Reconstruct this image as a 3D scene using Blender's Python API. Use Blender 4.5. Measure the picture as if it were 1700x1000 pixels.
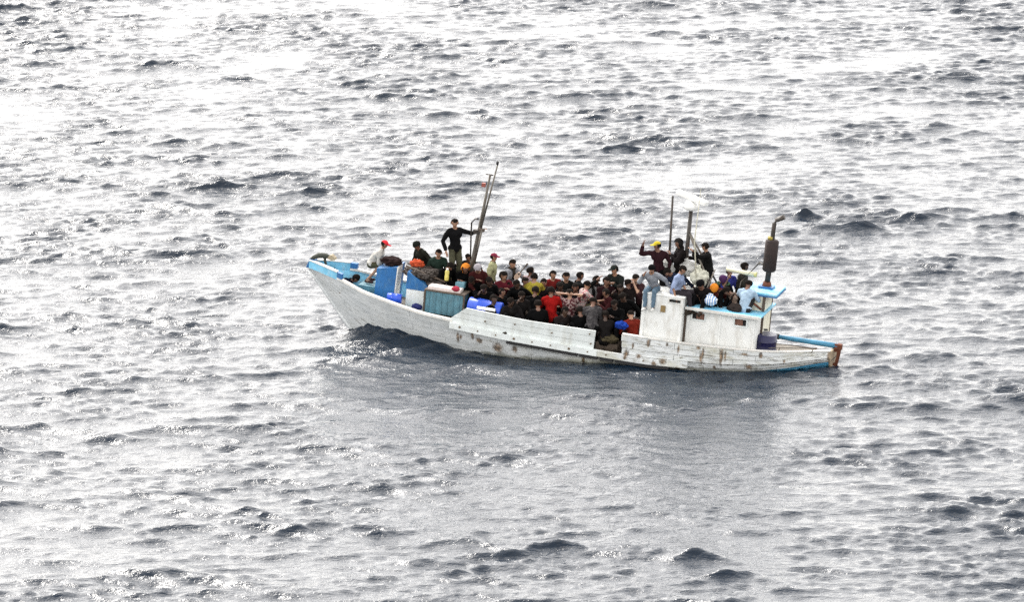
import bpy, bmesh, math, random
import numpy as np
from mathutils import Vector, Matrix, noise

for o in list(bpy.data.objects):
    bpy.data.objects.remove(o, do_unlink=True)
SC = bpy.context.scene
COL = SC.collection
RAD = math.radians

# ------------------------------------------------------------------ camera, sky, sun, exposure
cam_d = bpy.data.cameras.new('camera')
cam_d.sensor_width = 36.0
cam_d.lens = 184.235
cam_d.clip_start = 1.0
cam_d.clip_end = 60000.0
cam_o = bpy.data.objects.new('camera', cam_d)
COL.objects.link(cam_o)
DIST, DEPR = 150.0, RAD(13.0)
cam_o.location = (0.0, -DIST * math.cos(DEPR), DIST * math.sin(DEPR))
cam_o.rotation_euler = (RAD(90.0) - DEPR, 0.0, 0.0)
SC.camera = cam_o

SUN_EL, SUN_AZ = RAD(47.0), RAD(-26.0)          # azimuth from +Y (away from camera), negative = to the left
world = bpy.data.worlds.new('World')
SC.world = world
world.use_nodes = True
wn, wl = world.node_tree.nodes, world.node_tree.links
wn.clear()
w_out = wn.new('ShaderNodeOutputWorld')
w_bg = wn.new('ShaderNodeBackground')
sky = wn.new('ShaderNodeTexSky')
sky.sky_type = 'NISHITA'
sky.sun_disc = False
sky.sun_elevation = SUN_EL
sky.sun_rotation = SUN_AZ
sky.air_density = 1.0
sky.dust_density = 1.5
sky.ozone_density = 1.0
w_bg.inputs['Strength'].default_value = 0.15
w_hs = wn.new('ShaderNodeHueSaturation')          # thin even overcast: the blue is mostly veiled
w_hs.inputs['Saturation'].default_value = 0.1
wl.new(sky.outputs[0], w_hs.inputs['Color'])
# overcast veil: cloud is brighter overhead than at the horizon, the same all the way round
w_tc = wn.new('ShaderNodeTexCoord'); w_sep = wn.new('ShaderNodeSeparateXYZ'); wl.new(w_tc.outputs['Generated'], w_sep.inputs[0])
w_mr = wn.new('ShaderNodeMapRange'); wl.new(w_sep.outputs['Z'], w_mr.inputs[0])
for i_, x_ in zip((1, 2, 3, 4), (0.0, 0.5, 0.75, 1.05)): w_mr.inputs[i_].default_value = x_
w_mx = wn.new('ShaderNodeVectorMath'); w_mx.operation = 'SCALE'
wl.new(w_hs.outputs[0], w_mx.inputs[0]); wl.new(w_mr.outputs[0], w_mx.inputs['Scale'])
w_wb = wn.new('ShaderNodeVectorMath'); w_wb.operation = 'MULTIPLY'; w_wb.inputs[1].default_value = (1.04, 1.0, 0.95)
wl.new(w_mx.outputs[0], w_wb.inputs[0]); wl.new(w_wb.outputs[0], w_bg.inputs['Color'])
wl.new(w_bg.outputs[0], w_out.inputs[0])

sun_d = bpy.data.lights.new('sun', 'SUN')
sun_d.energy = 0.7
sun_d.angle = RAD(12.0)
sun_d.color = (1.0, 0.96, 0.90)
sun_o = bpy.data.objects.new('sun', sun_d)
COL.objects.link(sun_o)
sd = Vector((math.sin(SUN_AZ) * math.cos(SUN_EL), math.cos(SUN_AZ) * math.cos(SUN_EL), math.sin(SUN_EL)))
sun_o.rotation_euler = (-sd).to_track_quat('-Z', 'Y').to_euler()

SC.view_settings.view_transform = 'Standard'
SC.view_settings.look = 'None'
SC.view_settings.gamma = 1.0
SC.view_settings.use_curve_mapping = False
SC.view_settings.exposure = 2.14
SC.render.engine = 'CYCLES'
SC.cycles.use_denoising = False
SC.cycles.max_bounces = 6
SC.cycles.filter_width = 1.5

# ------------------------------------------------------------------ boat frame (x to the stern, y to the far side, z up)
TH, PS = RAD(5.0), RAD(16.0)
BU = Vector((math.cos(PS) * math.cos(TH), -math.sin(PS) * math.cos(TH), -math.sin(TH)))
BY = Vector((math.sin(PS), math.cos(PS), 0.0))
BW = BU.cross(BY)
BO = Vector((2.1453, -6.6022, 0.0))
BM = Matrix(((BU.x, BY.x, BW.x, BO.x), (BU.y, BY.y, BW.y, BO.y), (BU.z, BY.z, BW.z, BO.z), (0, 0, 0, 1)))
SEA_LEVEL = 0.18

def tag(o, label=None, cat=None, group=None, kind=None):
    if label: o['label'] = label
    if cat: o['category'] = cat
    if group: o['group'] = group
    if kind: o['kind'] = kind
    return o

# ------------------------------------------------------------------ materials
class NT:
    def __init__(self, m):
        m.use_nodes = True
        self.t = m.node_tree
        self.n, self.l = self.t.nodes, self.t.links
        self.b = self.n['Principled BSDF']
    def new(self, typ, **kw):
        nd = self.n.new(typ)
        for k, v in kw.items():
            if isinstance(v, bpy.types.NodeSocket): self.l.new(v, nd.inputs[k])
            elif k in nd.inputs.keys(): nd.inputs[k].default_value = v
            else: setattr(nd, k, v)
        return nd
    def math(self, op, a, b=None, c=None, clamp=False):
        nd = self.n.new('ShaderNodeMath'); nd.operation = op; nd.use_clamp = clamp
        for i, v in enumerate((a, b, c)):
            if v is None: continue
            if isinstance(v, bpy.types.NodeSocket): self.l.new(v, nd.inputs[i])
            else: nd.inputs[i].default_value = v
        return nd.outputs[0]
    def mix(self, fac, a, b):
        nd = self.n.new('ShaderNodeMix'); nd.data_type = 'RGBA'
        for i, v in ((0, fac), (6, a), (7, b)):
            if isinstance(v, bpy.types.NodeSocket): self.l.new(v, nd.inputs[i])
            elif i == 0: nd.inputs[0].default_value = v
            else: nd.inputs[i].default_value = (*v, 1) if len(v) == 3 else v
        return nd.outputs[2]
    def coord(self, sx=1.0, sy=1.0, sz=1.0, kind='Object'):
        tc = self.n.new('ShaderNodeTexCoord'); mp = self.n.new('ShaderNodeMapping')
        mp.inputs['Scale'].default_value = (sx, sy, sz)
        self.l.new(tc.outputs[kind], mp.inputs[0])
        return mp.outputs[0]
    def noise(self, vec, scale, detail=3.0, rough=0.55):
        nd = self.n.new('ShaderNodeTexNoise')
        nd.inputs['Scale'].default_value = scale; nd.inputs['Detail'].default_value = detail
        nd.inputs['Roughness'].default_value = rough
        self.l.new(vec, nd.inputs['Vector'])
        return nd.outputs[0]
    def ramp(self, v, a, b, lo=0.0, hi=1.0):
        nd = self.n.new('ShaderNodeMapRange')
        self.l.new(v, nd.inputs[0])
        for i, x in zip((1, 2, 3, 4), (a, b, lo, hi)): nd.inputs[i].default_value = x
        return nd.outputs[0]
    def bump(self, h, strength, dist=0.01):
        nd = self.n.new('ShaderNodeBump'); nd.inputs['Strength'].default_value = strength
        nd.inputs['Distance'].default_value = dist
        self.l.new(h, nd.inputs['Height']); self.l.new(nd.outputs[0], self.b.inputs['Normal'])

MATS = {}
def paint(name, col, rough=0.6, var=0.25, scale=3.0, dirt=None, dirt_amt=0.35, metal=0.0):
    """worn paint: tone drift, darker grime with its own shape, fine relief"""
    if name in MATS: return MATS[name]
    m = bpy.data.materials.new(name); t = NT(m)
    v = t.coord()
    a = t.noise(v, scale, 5.0, 0.6)
    f = t.ramp(a, 0.3, 0.7)
    c = t.mix(f, tuple(x * (1 - var) for x in col), tuple(min(1.0, x * (1 + var * 0.6)) for x in col))
    if dirt:
        d = t.noise(t.coord(1, 1, 0.35), scale * 1.7, 6.0, 0.7)
        c = t.mix(t.math('MULTIPLY', t.ramp(d, 0.5, 0.72), dirt_amt), c, dirt)
    t.l.new(c, t.b.inputs['Base Color'])
    t.b.inputs['Roughness'].default_value = rough
    t.b.inputs['Metallic'].default_value = metal
    t.bump(t.noise(v, scale * 12, 3.0), 0.25, 0.01)
    MATS[name] = m
    return m

def cloth(col, pattern=None):
    key = ('cloth', tuple(round(x, 3) for x in col), pattern)
    if key in MATS: return MATS[key]
    m = bpy.data.materials.new('cloth'); t = NT(m)
    v = t.coord()
    f = t.ramp(t.noise(v, 9.0, 3.0), 0.3, 0.7)
    c = t.mix(f, tuple(x * 0.75 for x in col), tuple(min(1, x * 1.15) for x in col))
    if pattern:
        p = t.ramp(t.noise(v, 14.0, 2.0), 0.5, 0.56)
        c = t.mix(p, c, pattern)
    t.l.new(c, t.b.inputs['Base Color'])
    t.b.inputs['Roughness'].default_value = 0.9
    t.b.inputs['Specular IOR Level'].default_value = 0.04
    t.bump(t.noise(t.coord(1, 1, 0.6), 22.0, 3.0), 0.6, 0.02)
    MATS[key] = m
    return m

# ------------------------------------------------------------------ hull lines (needed by the sea as well)
HU = [-8.20, -7.60, -7.00, -6.40, -5.40, -4.50, -3.70, -2.0, 0.0, 2.0, 4.0, 5.0, 5.75, 6.28, 6.70]
HB = [0.05, 0.44, 0.76, 1.00, 1.33, 1.50, 1.60, 1.66, 1.66, 1.62, 1.50, 1.33, 1.05, 0.70, 0.40]
HS = [1.27, 1.24, 1.19, 1.03, 0.92, 0.81, 0.78, 0.69, 0.64, 0.61, 0.70, 0.80, 0.90, 0.98, 1.05]
HK = [1.20, 0.52, -0.18, -0.68, -0.92, -0.95, -0.95, -0.95, -0.95, -0.90, -0.55, -0.25, 0.12, 0.42, 0.60]
HP = [0.80, 0.80, 0.78, 0.74, 0.62, 0.50, 0.42, 0.33, 0.30, 0.30, 0.34, 0.38, 0.42, 0.46, 0.50]
def lin(u, ys): return float(np.interp(u, HU, ys))
def smooth(u, ys):
    d = 0.22
    return (lin(max(u - d, HU[0]), ys) + 2 * lin(u, ys) + lin(min(u + d, HU[-1]), ys)) / 4
def hull_pt(u, t, side=-1, off=0.0):
    """point on the hull at station u; t 0 = sheer, 1 = keel; side -1 near, +1 far; off = outwards"""
    ws, wk = smooth(u, HS), smooth(u, HK)
    b = smooth(u, HB) * max(0.0, 1 - t) ** smooth(u, HP)
    return Vector((u, side * max(0.0, b + off), ws + (wk - ws) * t))

# ------------------------------------------------------------------ the sea: one sheet, wind waves from a directional spectrum
def ocean_fields(seed=11):
    rng = np.random.default_rng(seed)
    nx, ny, lx, ly = 1024, 1024, 66.56, 112.64
    kx = 2 * np.pi * np.fft.fftfreq(nx, lx / nx)[None, :]
    ky = 2 * np.pi * np.fft.fftfreq(ny, ly / ny)[:, None]
    k = np.sqrt(kx ** 2 + ky ** 2); k[0, 0] = 1e-6
    def field(lp, ang, spread, power, std, kmax=1e9):
        kp = 2 * np.pi / lp
        c = (kx * math.cos(ang) + ky * math.sin(ang)) / k
        s = k ** (-power) * np.exp(-1.25 * (kp / k) ** 2) * np.maximum(0.03, np.abs(c)) ** spread * np.exp(-(k / 28.0) ** 2)
        s[0, 0] = 0
        a = np.sqrt(s) * (rng.normal(size=k.shape) + 1j * rng.normal(size=k.shape))
        h = np.real(np.fft.ifft2(a)); g = std / h.std()
        return a * g
    def full(A): return [np.real(np.fft.ifft2(q)) for q in (A, -1j * A * kx / k, -1j * A * ky / k)]
    swell = full(field(10.0, RAD(84), 6, 4.0, 0.020))
    chop = full(field(2.8, RAD(78), 8, 4.0, 0.0165) + field(2.3, RAD(106), 8, 4.0, 0.0145))
    rip = full(field(0.95, RAD(87), 5, 3.3, 0.020))
    # gusts: the short waves come and go in patches
    def patches(l):
        g = np.real(np.fft.ifft2(np.exp(-(k * l / 6.0) ** 2) * (rng.normal(size=k.shape) + 1j * rng.normal(size=k.shape))))
        return g / g.std()
    g1, g2 = np.clip(1 + 0.32 * patches(9.0), 0.35, 1.9), np.clip(1 + 0.35 * patches(4.0), 0.3, 2.0)
    big = swell[0] + chop[0] * g1; sg = big.std()
    h = big + 0.27 * (big ** 2 / sg - sg) + rip[0] * g2          # peaked crests, long flat troughs
    dx, dy = [swell[i] + chop[i] * g1 + 0.45 * rip[i] * g2 for i in (1, 2)]
    return h, dx, dy, lx, ly

def sample(F, x, y, lx, ly):
    ny, nx = F.shape
    fx = (x / lx * nx) % nx; fy = (y / ly * ny) % ny
    i, j = np.floor(fx).astype(int), np.floor(fy).astype(int)
    a, b = fx - i, fy - j
    i1, j1 = (i + 1) % nx, (j + 1) % ny
    i %= nx; j %= ny
    return (F[j, i] * (1 - a) + F[j, i1] * a) * (1 - b) + (F[j1, i] * (1 - a) + F[j1, i1] * a) * b

def build_sea():
    h, dx, dy, lx, ly = ocean_fields()
    def axis(lo, hi, step, far, growth=1.16):
        core = np.arange(lo, hi + 1e-6, step)
        out, s, p = [], step, 0.0
        while p < far:
            s *= growth; p += s; out.append(p)
        out = np.array(out)
        return np.concatenate([(lo - out)[::-1], core, hi + out])
    xs = axis(-22.5, 22.5, 0.065, 26000.0)
    ys = axis(-33.0, 53.0, 0.11, 26000.0)
    X, Y = np.meshgrid(xs, ys)
    sx = np.broadcast_to(np.gradient(xs)[None, :], X.shape); sy = np.broadcast_to(np.gradient(ys)[:, None], X.shape)
    fade = np.clip(1.6 - np.maximum(sx, sy) / 2.5, 0.0, 1.0)
    H = sample(h, X, Y, lx, ly); DX = sample(dx, X, Y, lx, ly); DY = sample(dy, X, Y, lx, ly)
    # boat frame coordinates of every point, on the waterline
    rx, ry = X - BO.x, Y - BO.y
    u = (rx * math.cos(PS) - ry * math.sin(PS)) / math.cos(TH)
    v = rx * math.sin(PS) + ry * math.cos(PS)
    wl_w = SEA_LEVEL + u * math.sin(TH)
    ws, wk = np.interp(u, HU, HS), np.interp(u, HU, HK)
    t = np.clip((ws - wl_w) / np.maximum(ws - wk, 1e-3), 0, 1)
    b = np.interp(u, HU, HB) * (1 - t) ** np.interp(u, HU, HP)
    b = np.where((u < -7.1) | (u > 6.70), 0, b)
    # the hull flattens the waves along its side
    ud = np.maximum(np.maximum(-7.0 - u, u - 6.8), 0.0)
    dist = np.sqrt(np.maximum(np.abs(v) - b, 0) ** 2 + ud ** 2)
    calm = np.exp(-(dist / 1.6) ** 2)
    Z = SEA_LEVEL + H * fade * (1 - 0.1 * calm)
    lam = -1.2 * fade * (1 - 0.1 * calm)
    # wave pushed up by the bow on both sides, hollow behind it, a crest peeling off
    side = np.abs(v)
    out = np.maximum(side - b, 0.0)
    Z = Z + 0.62 * np.exp(-(np.where(u < -5.8, (u + 5.8) / 0.9, (u + 5.8) / 1.9)) ** 2) * np.exp(-(out / 1.15) ** 1.25) * (1 + np.clip(H * 4, -0.45, 0.45))
    Z = Z + 0.12 * np.exp(-((u + 1.6) / 2.0) ** 2) * np.exp(-((out - 1.9) / 0.5) ** 2)
    Z = Z - 0.07 * np.exp(-((u + 3.0) / 1.5) ** 2) * np.exp(-(out / 0.8) ** 2)
    PX, PY = X + lam * DX, Y + lam * DY
    inside = (side < b - 0.10) & (u > -6.9) & (u < 6.6)
    Z = np.where(inside, Z - 1.0, Z)
    ny, nx = X.shape
    co = np.stack([PX, PY, Z], -1).reshape(-1, 3).astype(np.float32)
    idx = np.arange(nx * ny, dtype=np.int32).reshape(ny, nx)
    quads = np.stack([idx[:-1, :-1], idx[:-1, 1:], idx[1:, 1:], idx[1:, :-1]], -1).reshape(-1, 4)
    me = bpy.data.meshes.new('sea')
    me.vertices.add(len(co)); me.vertices.foreach_set('co', co.ravel())
    me.loops.add(quads.size); me.loops.foreach_set('vertex_index', quads.ravel())
    me.polygons.add(len(quads))
    me.polygons.foreach_set('loop_start', np.arange(0, quads.size, 4, dtype=np.int32))
    me.polygons.foreach_set('use_smooth', np.ones(len(quads), dtype=bool))
    me.update(calc_edges=True)
    # broken water: a little foam where the bow shoulders the wave and along the plank ends
    fd = np.exp(-((u + 5.0) / 1.0) ** 2 - ((side - b - 0.55) / 0.16) ** 2) * 0.62 + np.exp(-((u + 3.2) / 1.4) ** 2 - ((side - b - 0.9) / 0.16) ** 2) * 0.5 \
        + np.exp(-((side - b - 0.02) / 0.10) ** 2) * ((u > -6.6) & (u < 6.9)) * 0.8 + np.exp(-((u - 7.3) / 0.5) ** 2 - (side / 0.7) ** 2) * 0.6
    fa = me.attributes.new('foam', 'FLOAT', 'POINT'); fa.data.foreach_set('value', fd.ravel().astype(np.float32))
    m = bpy.data.materials.new('sea_water'); n = NT(m)
    n.b.inputs['Base Color'].default_value = (0.003, 0.008, 0.018, 1)
    n.b.inputs['Roughness'].default_value = 0.06
    n.b.inputs['IOR'].default_value = 1.333
    v1 = n.coord(0.55, 1.0, 1.0)
    a = n.noise(v1, 5.0, 4.0, 0.65)
    b2 = n.noise(n.coord(0.55, 1.0, 1.0), 15.0, 3.0, 0.6)
    hsum = n.math('ADD', n.math('MULTIPLY', a, 0.046), n.math('MULTIPLY', b2, 0.008))
    n.bump(hsum, 1.0, 1.0)
    at_ = n.n.new('ShaderNodeAttribute'); at_.attribute_name = 'foam'
    fn_ = n.noise(n.coord(1.0, 0.6, 1.0), 6.0, 6.0, 0.75)
    ff = n.ramp(n.math('MULTIPLY', at_.outputs['Fac'], fn_), 0.34, 0.46)
    n.l.new(n.mix(ff, (0.003, 0.010, 0.021), (0.75, 0.77, 0.78)), n.b.inputs['Base Color'])
    n.l.new(n.ramp(ff, 0.0, 1.0, 0.09, 0.7), n.b.inputs['Roughness'])
    me.materials.append(m)
    o = bpy.data.objects.new('sea', me); COL.objects.link(o)
    tag(o, 'grey wind-ruffled open sea with dark steep wavelets', 'sea', kind='structure')
build_sea()

# ------------------------------------------------------------------ mesh helpers
class MB:
    def __init__(self): self.v, self.f, self.s = [], [], []
    def add(self, vs, fs, smooth=False):
        n = len(self.v)
        self.v += [tuple(x) for x in vs]
        self.f += [tuple(i + n for i in f) for f in fs]
        self.s += [smooth] * len(fs)
        return self
    def box(self, c, size, rot=None, taper=1.0):
        c = Vector(c); hx, hy, hz = (s / 2 for s in size)
        vs = []
        for z in (-1, 1):
            k = taper if z > 0 else 1.0
            for x, y in ((-1, -1), (1, -1), (1, 1), (-1, 1)):
                p = Vector((x * hx * k, y * hy * k, z * hz))
                vs.append(c + (rot @ p if rot else p))
        return self.add(vs, [(3, 2, 1, 0), (4, 5, 6, 7), (0, 1, 5, 4), (1, 2, 6, 5), (2, 3, 7, 6), (3, 0, 4, 7)])
    def prism(self, poly, y0, y1):
        """polygon in (x, z), extruded from y0 to y1"""
        n = len(poly)
        vs = [(x, y0, z) for x, z in poly] + [(x, y1, z) for x, z in poly]
        fs = [tuple(range(n)), tuple(range(2 * n - 1, n - 1, -1))]
        fs += [(i, i + n, (i + 1) % n + n, (i + 1) % n) for i in range(n)]
        return self.add(vs, fs)
    def tube(self, pts, r, n=8, smooth=True):
        pts = [Vector(p) for p in pts]
        rs = r if isinstance(r, (list, tuple)) else [r] * len(pts)
        vs, fs = [], []
        for i, p in enumerate(pts):
            d = (pts[min(i + 1, len(pts) - 1)] - pts[max(i - 1, 0)]).normalized()
            a = d.cross(Vector((0, 0, 1)) if abs(d.z) < 0.9 else Vector((1, 0, 0))).normalized(); b = d.cross(a)
            vs += [p + (a * math.cos(2 * math.pi * k / n) + b * math.sin(2 * math.pi * k / n)) * rs[i] for k in range(n)]
        for i in range(len(pts) - 1):
            for k in range(n):
                fs.append((i * n + k, i * n + (k + 1) % n, (i + 1) * n + (k + 1) % n, (i + 1) * n + k))
        m = len(self.v)
        self.add(vs, fs, smooth)
        e = (len(pts) - 1) * n
        self.f += [tuple(m + k for k in range(n))[::-1], tuple(m + e + k for k in range(n))]; self.s += [False, False]
        return self
    def blob(self, c, size, seed=0, lump=0.18, n=3, flat=None, freq=1.7):
        bm = bmesh.new(); bmesh.ops.create_icosphere(bm, subdivisions=n, radius=1.0)
        vs = []
        for v in bm.verts:
            p = v.co.copy()
            k = 1 + lump * noise.noise(p * freq + Vector((seed * 3.1, seed * 1.7, seed))) + lump * 0.5 * noise.noise(p * freq * 2.7 + Vector((seed, 5, 2)))
            p = Vector((p.x * size[0], p.y * size[1], p.z * size[2])) * k
            if flat is not None: p.z = max(p.z, flat)
            vs.append(Vector(c) + p)
        bm.verts.ensure_lookup_table()
        fs = [tuple(v.index for v in f.verts) for f in bm.faces]
        bm.free()
        return self.add(vs, fs, True)
    def build(self, name, mat, parent=None, bevel=0.0):
        me = bpy.data.meshes.new(name)
        me.from_pydata(self.v, [], self.f)
        me.polygons.foreach_set('use_smooth', self.s)
        bm = bmesh.new(); bm.from_mesh(me)
        bmesh.ops.recalc_face_normals(bm, faces=bm.faces)
        if bevel: bmesh.ops.bevel(bm, geom=[e for e in bm.edges if e.calc_face_angle(0) > 0.5], offset=bevel, segments=2, affect='EDGES', profile=0.5)
        bm.to_mesh(me); bm.free()
        me.materials.append(mat)
        o = bpy.data.objects.new(name, me); COL.objects.link(o)
        if parent: o.parent = parent
        return o
def aboard(o):
    """a thing modelled in boat coordinates: lay it on the pitched boat"""
    o.matrix_world = BM
    return o
def aboard_at(name, p):
    """an Empty at a thing's base, on the pitched boat"""
    e = bpy.data.objects.new(name, None); e.empty_display_size = 0.2; COL.objects.link(e)
    e.matrix_world = BM @ Matrix.Translation(Vector(p))
    return e

# ------------------------------------------------------------------ boat paint
def hull_paint():
    m = bpy.data.materials.new('weathered_hull_paint'); t = NT(m)
    v = t.coord()
    sep = t.n.new('ShaderNodeSeparateXYZ'); t.l.new(v, sep.inputs[0])
    a = t.noise(t.coord(0.6, 1, 2.0), 2.2, 6.0, 0.65)
    c = t.mix(t.ramp(a, 0.3, 0.7), (0.55, 0.58, 0.59), (0.74, 0.76, 0.76))
    # scraped and mildewed patches, more of them towards the stern
    g = t.noise(t.coord(0.8, 1, 3.0), 5.0, 6.0, 0.7)
    aft = t.ramp(sep.outputs[0], -4.0, 3.0, 0.35, 0.9)
    c = t.mix(t.math('MULTIPLY', t.ramp(g, 0.52, 0.68), aft), c, (0.20, 0.19, 0.14))
    yl = t.noise(t.coord(0.5, 1, 1.2), 1.6, 5.0, 0.7)
    c = t.mix(t.math('MULTIPLY', t.ramp(yl, 0.48, 0.62), t.ramp(sep.outputs[0], -4.5, -1.0, 0.05, 0.45)), c, (0.46, 0.44, 0.31))
    # grime running lengthwise in the seams
    s = t.noise(t.coord(0.5, 1, 14.0), 3.0, 4.0, 0.6)
    c = t.mix(t.math('MULTIPLY', t.ramp(s, 0.56, 0.66), t.ramp(sep.outputs[0], -3.0, 2.0, 0.15, 0.75)), c, (0.10, 0.085, 0.06))
    # rust weeping from fastenings
    wob = t.noise(t.coord(1.0, 1, 0.4), 16.0, 6.0, 0.8)
    tot = None
    for (x, z, rx, rz) in [(a, c, d * 1.5, e * 1.4) for a, c, d, e in RUST]:
        dx = t.math('DIVIDE', t.math('SUBTRACT', sep.outputs[0], x), rx)
        dz = t.math('DIVIDE', t.math('SUBTRACT', sep.outputs[2], z), rz)
        d = t.math('SQRT', t.math('ADD', t.math('MULTIPLY', dx, dx), t.math('MULTIPLY', dz, dz)))
        k = t.ramp(t.math('ADD', d, t.math('MULTIPLY', wob, 2.2)), 1.85, 1.42)
        tot = k if tot is None else t.math('MAXIMUM', tot, k)
    c = t.mix(t.math('MULTIPLY', tot, 0.85), c, t.mix(t.ramp(wob, 0.45, 0.6), (0.045, 0.026, 0.010), (0.30, 0.15, 0.035)))
    # blue bottom paint below a line that climbs to the stern
    line = t.math('SUBTRACT', t.math('ADD', t.math('MULTIPLY', t.math('SUBTRACT', sep.outputs[0], 5.6), 0.19), 0.745), sep.outputs[2])
    c = t.mix(t.ramp(line, 0.0, 0.03), c, (0.08, 0.34, 0.56))
    # wet band where the sea slaps the planks
    wet = t.math('SUBTRACT', t.math('ADD', t.math('MULTIPLY', sep.outputs[0], 0.0875), 0.20), sep.outputs[2])
    wet = t.ramp(t.math('ADD', wet, t.math('MULTIPLY', t.noise(t.coord(1, 1, 0.3), 4.0, 4.0), 0.22)), 0.05, 0.13)
    wm = t.n.new('ShaderNodeMix'); wm.data_type = 'RGBA'; wm.blend_type = 'MULTIPLY'
    t.l.new(wet, wm.inputs[0]); t.l.new(c, wm.inputs[6]); wm.inputs[7].default_value = (0.42, 0.42, 0.38, 1); c = wm.outputs[2]
    t.l.new(c, t.b.inputs['Base Color'])
    t.l.new(t.ramp(wet, 0.0, 1.0, 0.62, 0.22), t.b.inputs['Roughness'])
    t.bump(t.noise(t.coord(0.5, 1, 3), 18.0, 4.0), 0.4, 0.012)
    return m
RUST = [((-3.318, -1.600, 0.339)[0], (-3.318, -1.600, 0.339)[2], .05, .09), ((-2.802, -1.600, 0.333)[0], (-2.802, -1.600, 0.333)[2], .09, .10), ((-2.242, -1.600, 0.198)[0], (-2.242, -1.600, 0.198)[2], .16, .20),
        ((-1.749, -1.600, 0.240)[0], (-1.749, -1.600, 0.240)[2], .09, .13), ((-2.361, -1.600, 0.588)[0], (-2.361, -1.600, 0.588)[2], .05, .05), ((1.394, -1.600, 0.625)[0], (1.394, -1.600, 0.625)[2], .07, .16),
        ((1.748, -1.600, 0.630)[0], (1.748, -1.600, 0.630)[2], .08, .07), ((2.427, -1.600, 0.583)[0], (2.427, -1.600, 0.583)[2], .10, .10), ((2.810, -1.600, 0.980)[0], (2.810, -1.600, 0.980)[2], .04, .16),
        ((3.484, -1.600, 0.949)[0], (3.484, -1.600, 0.949)[2], .04, .20), ((3.987, -1.600, 0.943)[0], (3.987, -1.600, 0.943)[2], .06, .32), ((4.603, -1.500, 1.066)[0], (4.603, -1.500, 1.066)[2], .12, .05),
        ((4.737, -1.500, 0.717)[0], (4.737, -1.500, 0.717)[2], .10, .10), ((5.029, -1.400, 1.075)[0], (5.029, -1.400, 1.075)[2], .06, .10), ((6.704, -0.600, 1.147)[0], (6.704, -0.600, 1.147)[2], .06, .30),
        ((3.820, -1.600, 0.597)[0], (3.820, -1.600, 0.597)[2], .05, .08), ((-7.121, -0.700, 0.803)[0], (-7.121, -0.700, 0.803)[2], .03, .04)]
rq = random.Random(8)
RUST += [(rq.uniform(-3.6, 6.4), rq.uniform(0.22, 0.60), rq.uniform(.03, .09), rq.uniform(.06, .2)) for _ in range(12)]
RUST += [(rq.uniform(1.5, 6.4), rq.uniform(0.75, 1.15), rq.uniform(.03, .07), rq.uniform(.05, .18)) for _ in range(8)]
M_HULL = hull_paint()
M_WHITE = paint('white_paint', (0.74, 0.75, 0.73), 0.55, 0.12, 2.5, (0.30, 0.25, 0.17), 0.5)
M_CREAM = paint('cream_paint', (0.72, 0.70, 0.58), 0.55, 0.12, 3.0, (0.30, 0.26, 0.18), 0.4)
M_PALE = paint('pale_board_paint', (0.68, 0.72, 0.71), 0.6, 0.14, 3.0, (0.30, 0.27, 0.19), 0.35)
M_CYAN = paint('light_blue_paint', (0.17, 0.48, 0.68), 0.55, 0.25, 3.5, (0.42, 0.50, 0.52), 0.65)
M_BLUE = paint('mid_blue_paint', (0.012, 0.11, 0.30), 0.5, 0.25, 4.0, (0.10, 0.20, 0.28), 0.5)
M_TEAL = paint('teal_paint', (0.085, 0.20, 0.25), 0.65, 0.3, 5.0, (0.06, 0.09, 0.10), 0.6)
M_NAVY = paint('navy_plastic', (0.006, 0.006, 0.045), 0.4, 0.2)
M_DRUM = paint('blue_plastic', (0.015, 0.07, 0.50), 0.35, 0.15)
M_STEEL = paint('galvanised_steel', (0.12, 0.11, 0.095), 0.45, 0.3, 8.0, (0.14, 0.08, 0.04), 0.5, 0.6)
M_DARKSTEEL = paint('dark_steel', (0.05, 0.045, 0.04), 0.5, 0.3, 8.0, (0.10, 0.04, 0.02), 0.5, 0.5)
M_RUSTY = paint('rusty_iron', (0.12, 0.035, 0.015), 0.85, 0.4, 9.0, (0.04, 0.02, 0.012), 0.6)
M_WOOD = paint('bare_dark_wood', (0.075, 0.055, 0.04), 0.8, 0.3, 6.0)
M_DECK = paint('worn_deck_wood', (0.11, 0.095, 0.075), 0.8, 0.3, 5.0, (0.03, 0.025, 0.02), 0.5)
M_BLACK = paint('plain_black', (0.012, 0.012, 0.013), 0.7, 0.2)
M_PLASTIC = paint('white_plastic', (0.78, 0.78, 0.76), 0.35, 0.05)

# ------------------------------------------------------------------ the boat
boat = bpy.data.objects.new('fishing_boat', None); COL.objects.link(boat)
boat.matrix_world = BM
tag(boat, 'weathered white wooden fishing boat with blue trim, crowded with people', 'boat')

# hull: inner shell with carvel planks laid over it
def shell(side):
    mb = MB(); us = np.linspace(-7.9, 6.70, 50); ts = np.linspace(0, 1, 12)
    vs = [hull_pt(u, t, side, -0.055) for u in us for t in ts]
    n = len(ts)
    return vs, [(i * n + j, (i + 1) * n + j, (i + 1) * n + j + 1, i * n + j + 1) for i in range(len(us) - 1) for j in range(n - 1)]
mb = MB()
for s in (-1, 1): mb.add(*shell(s), True)
mb.build('hull_shell', M_WOOD, boat)

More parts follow.
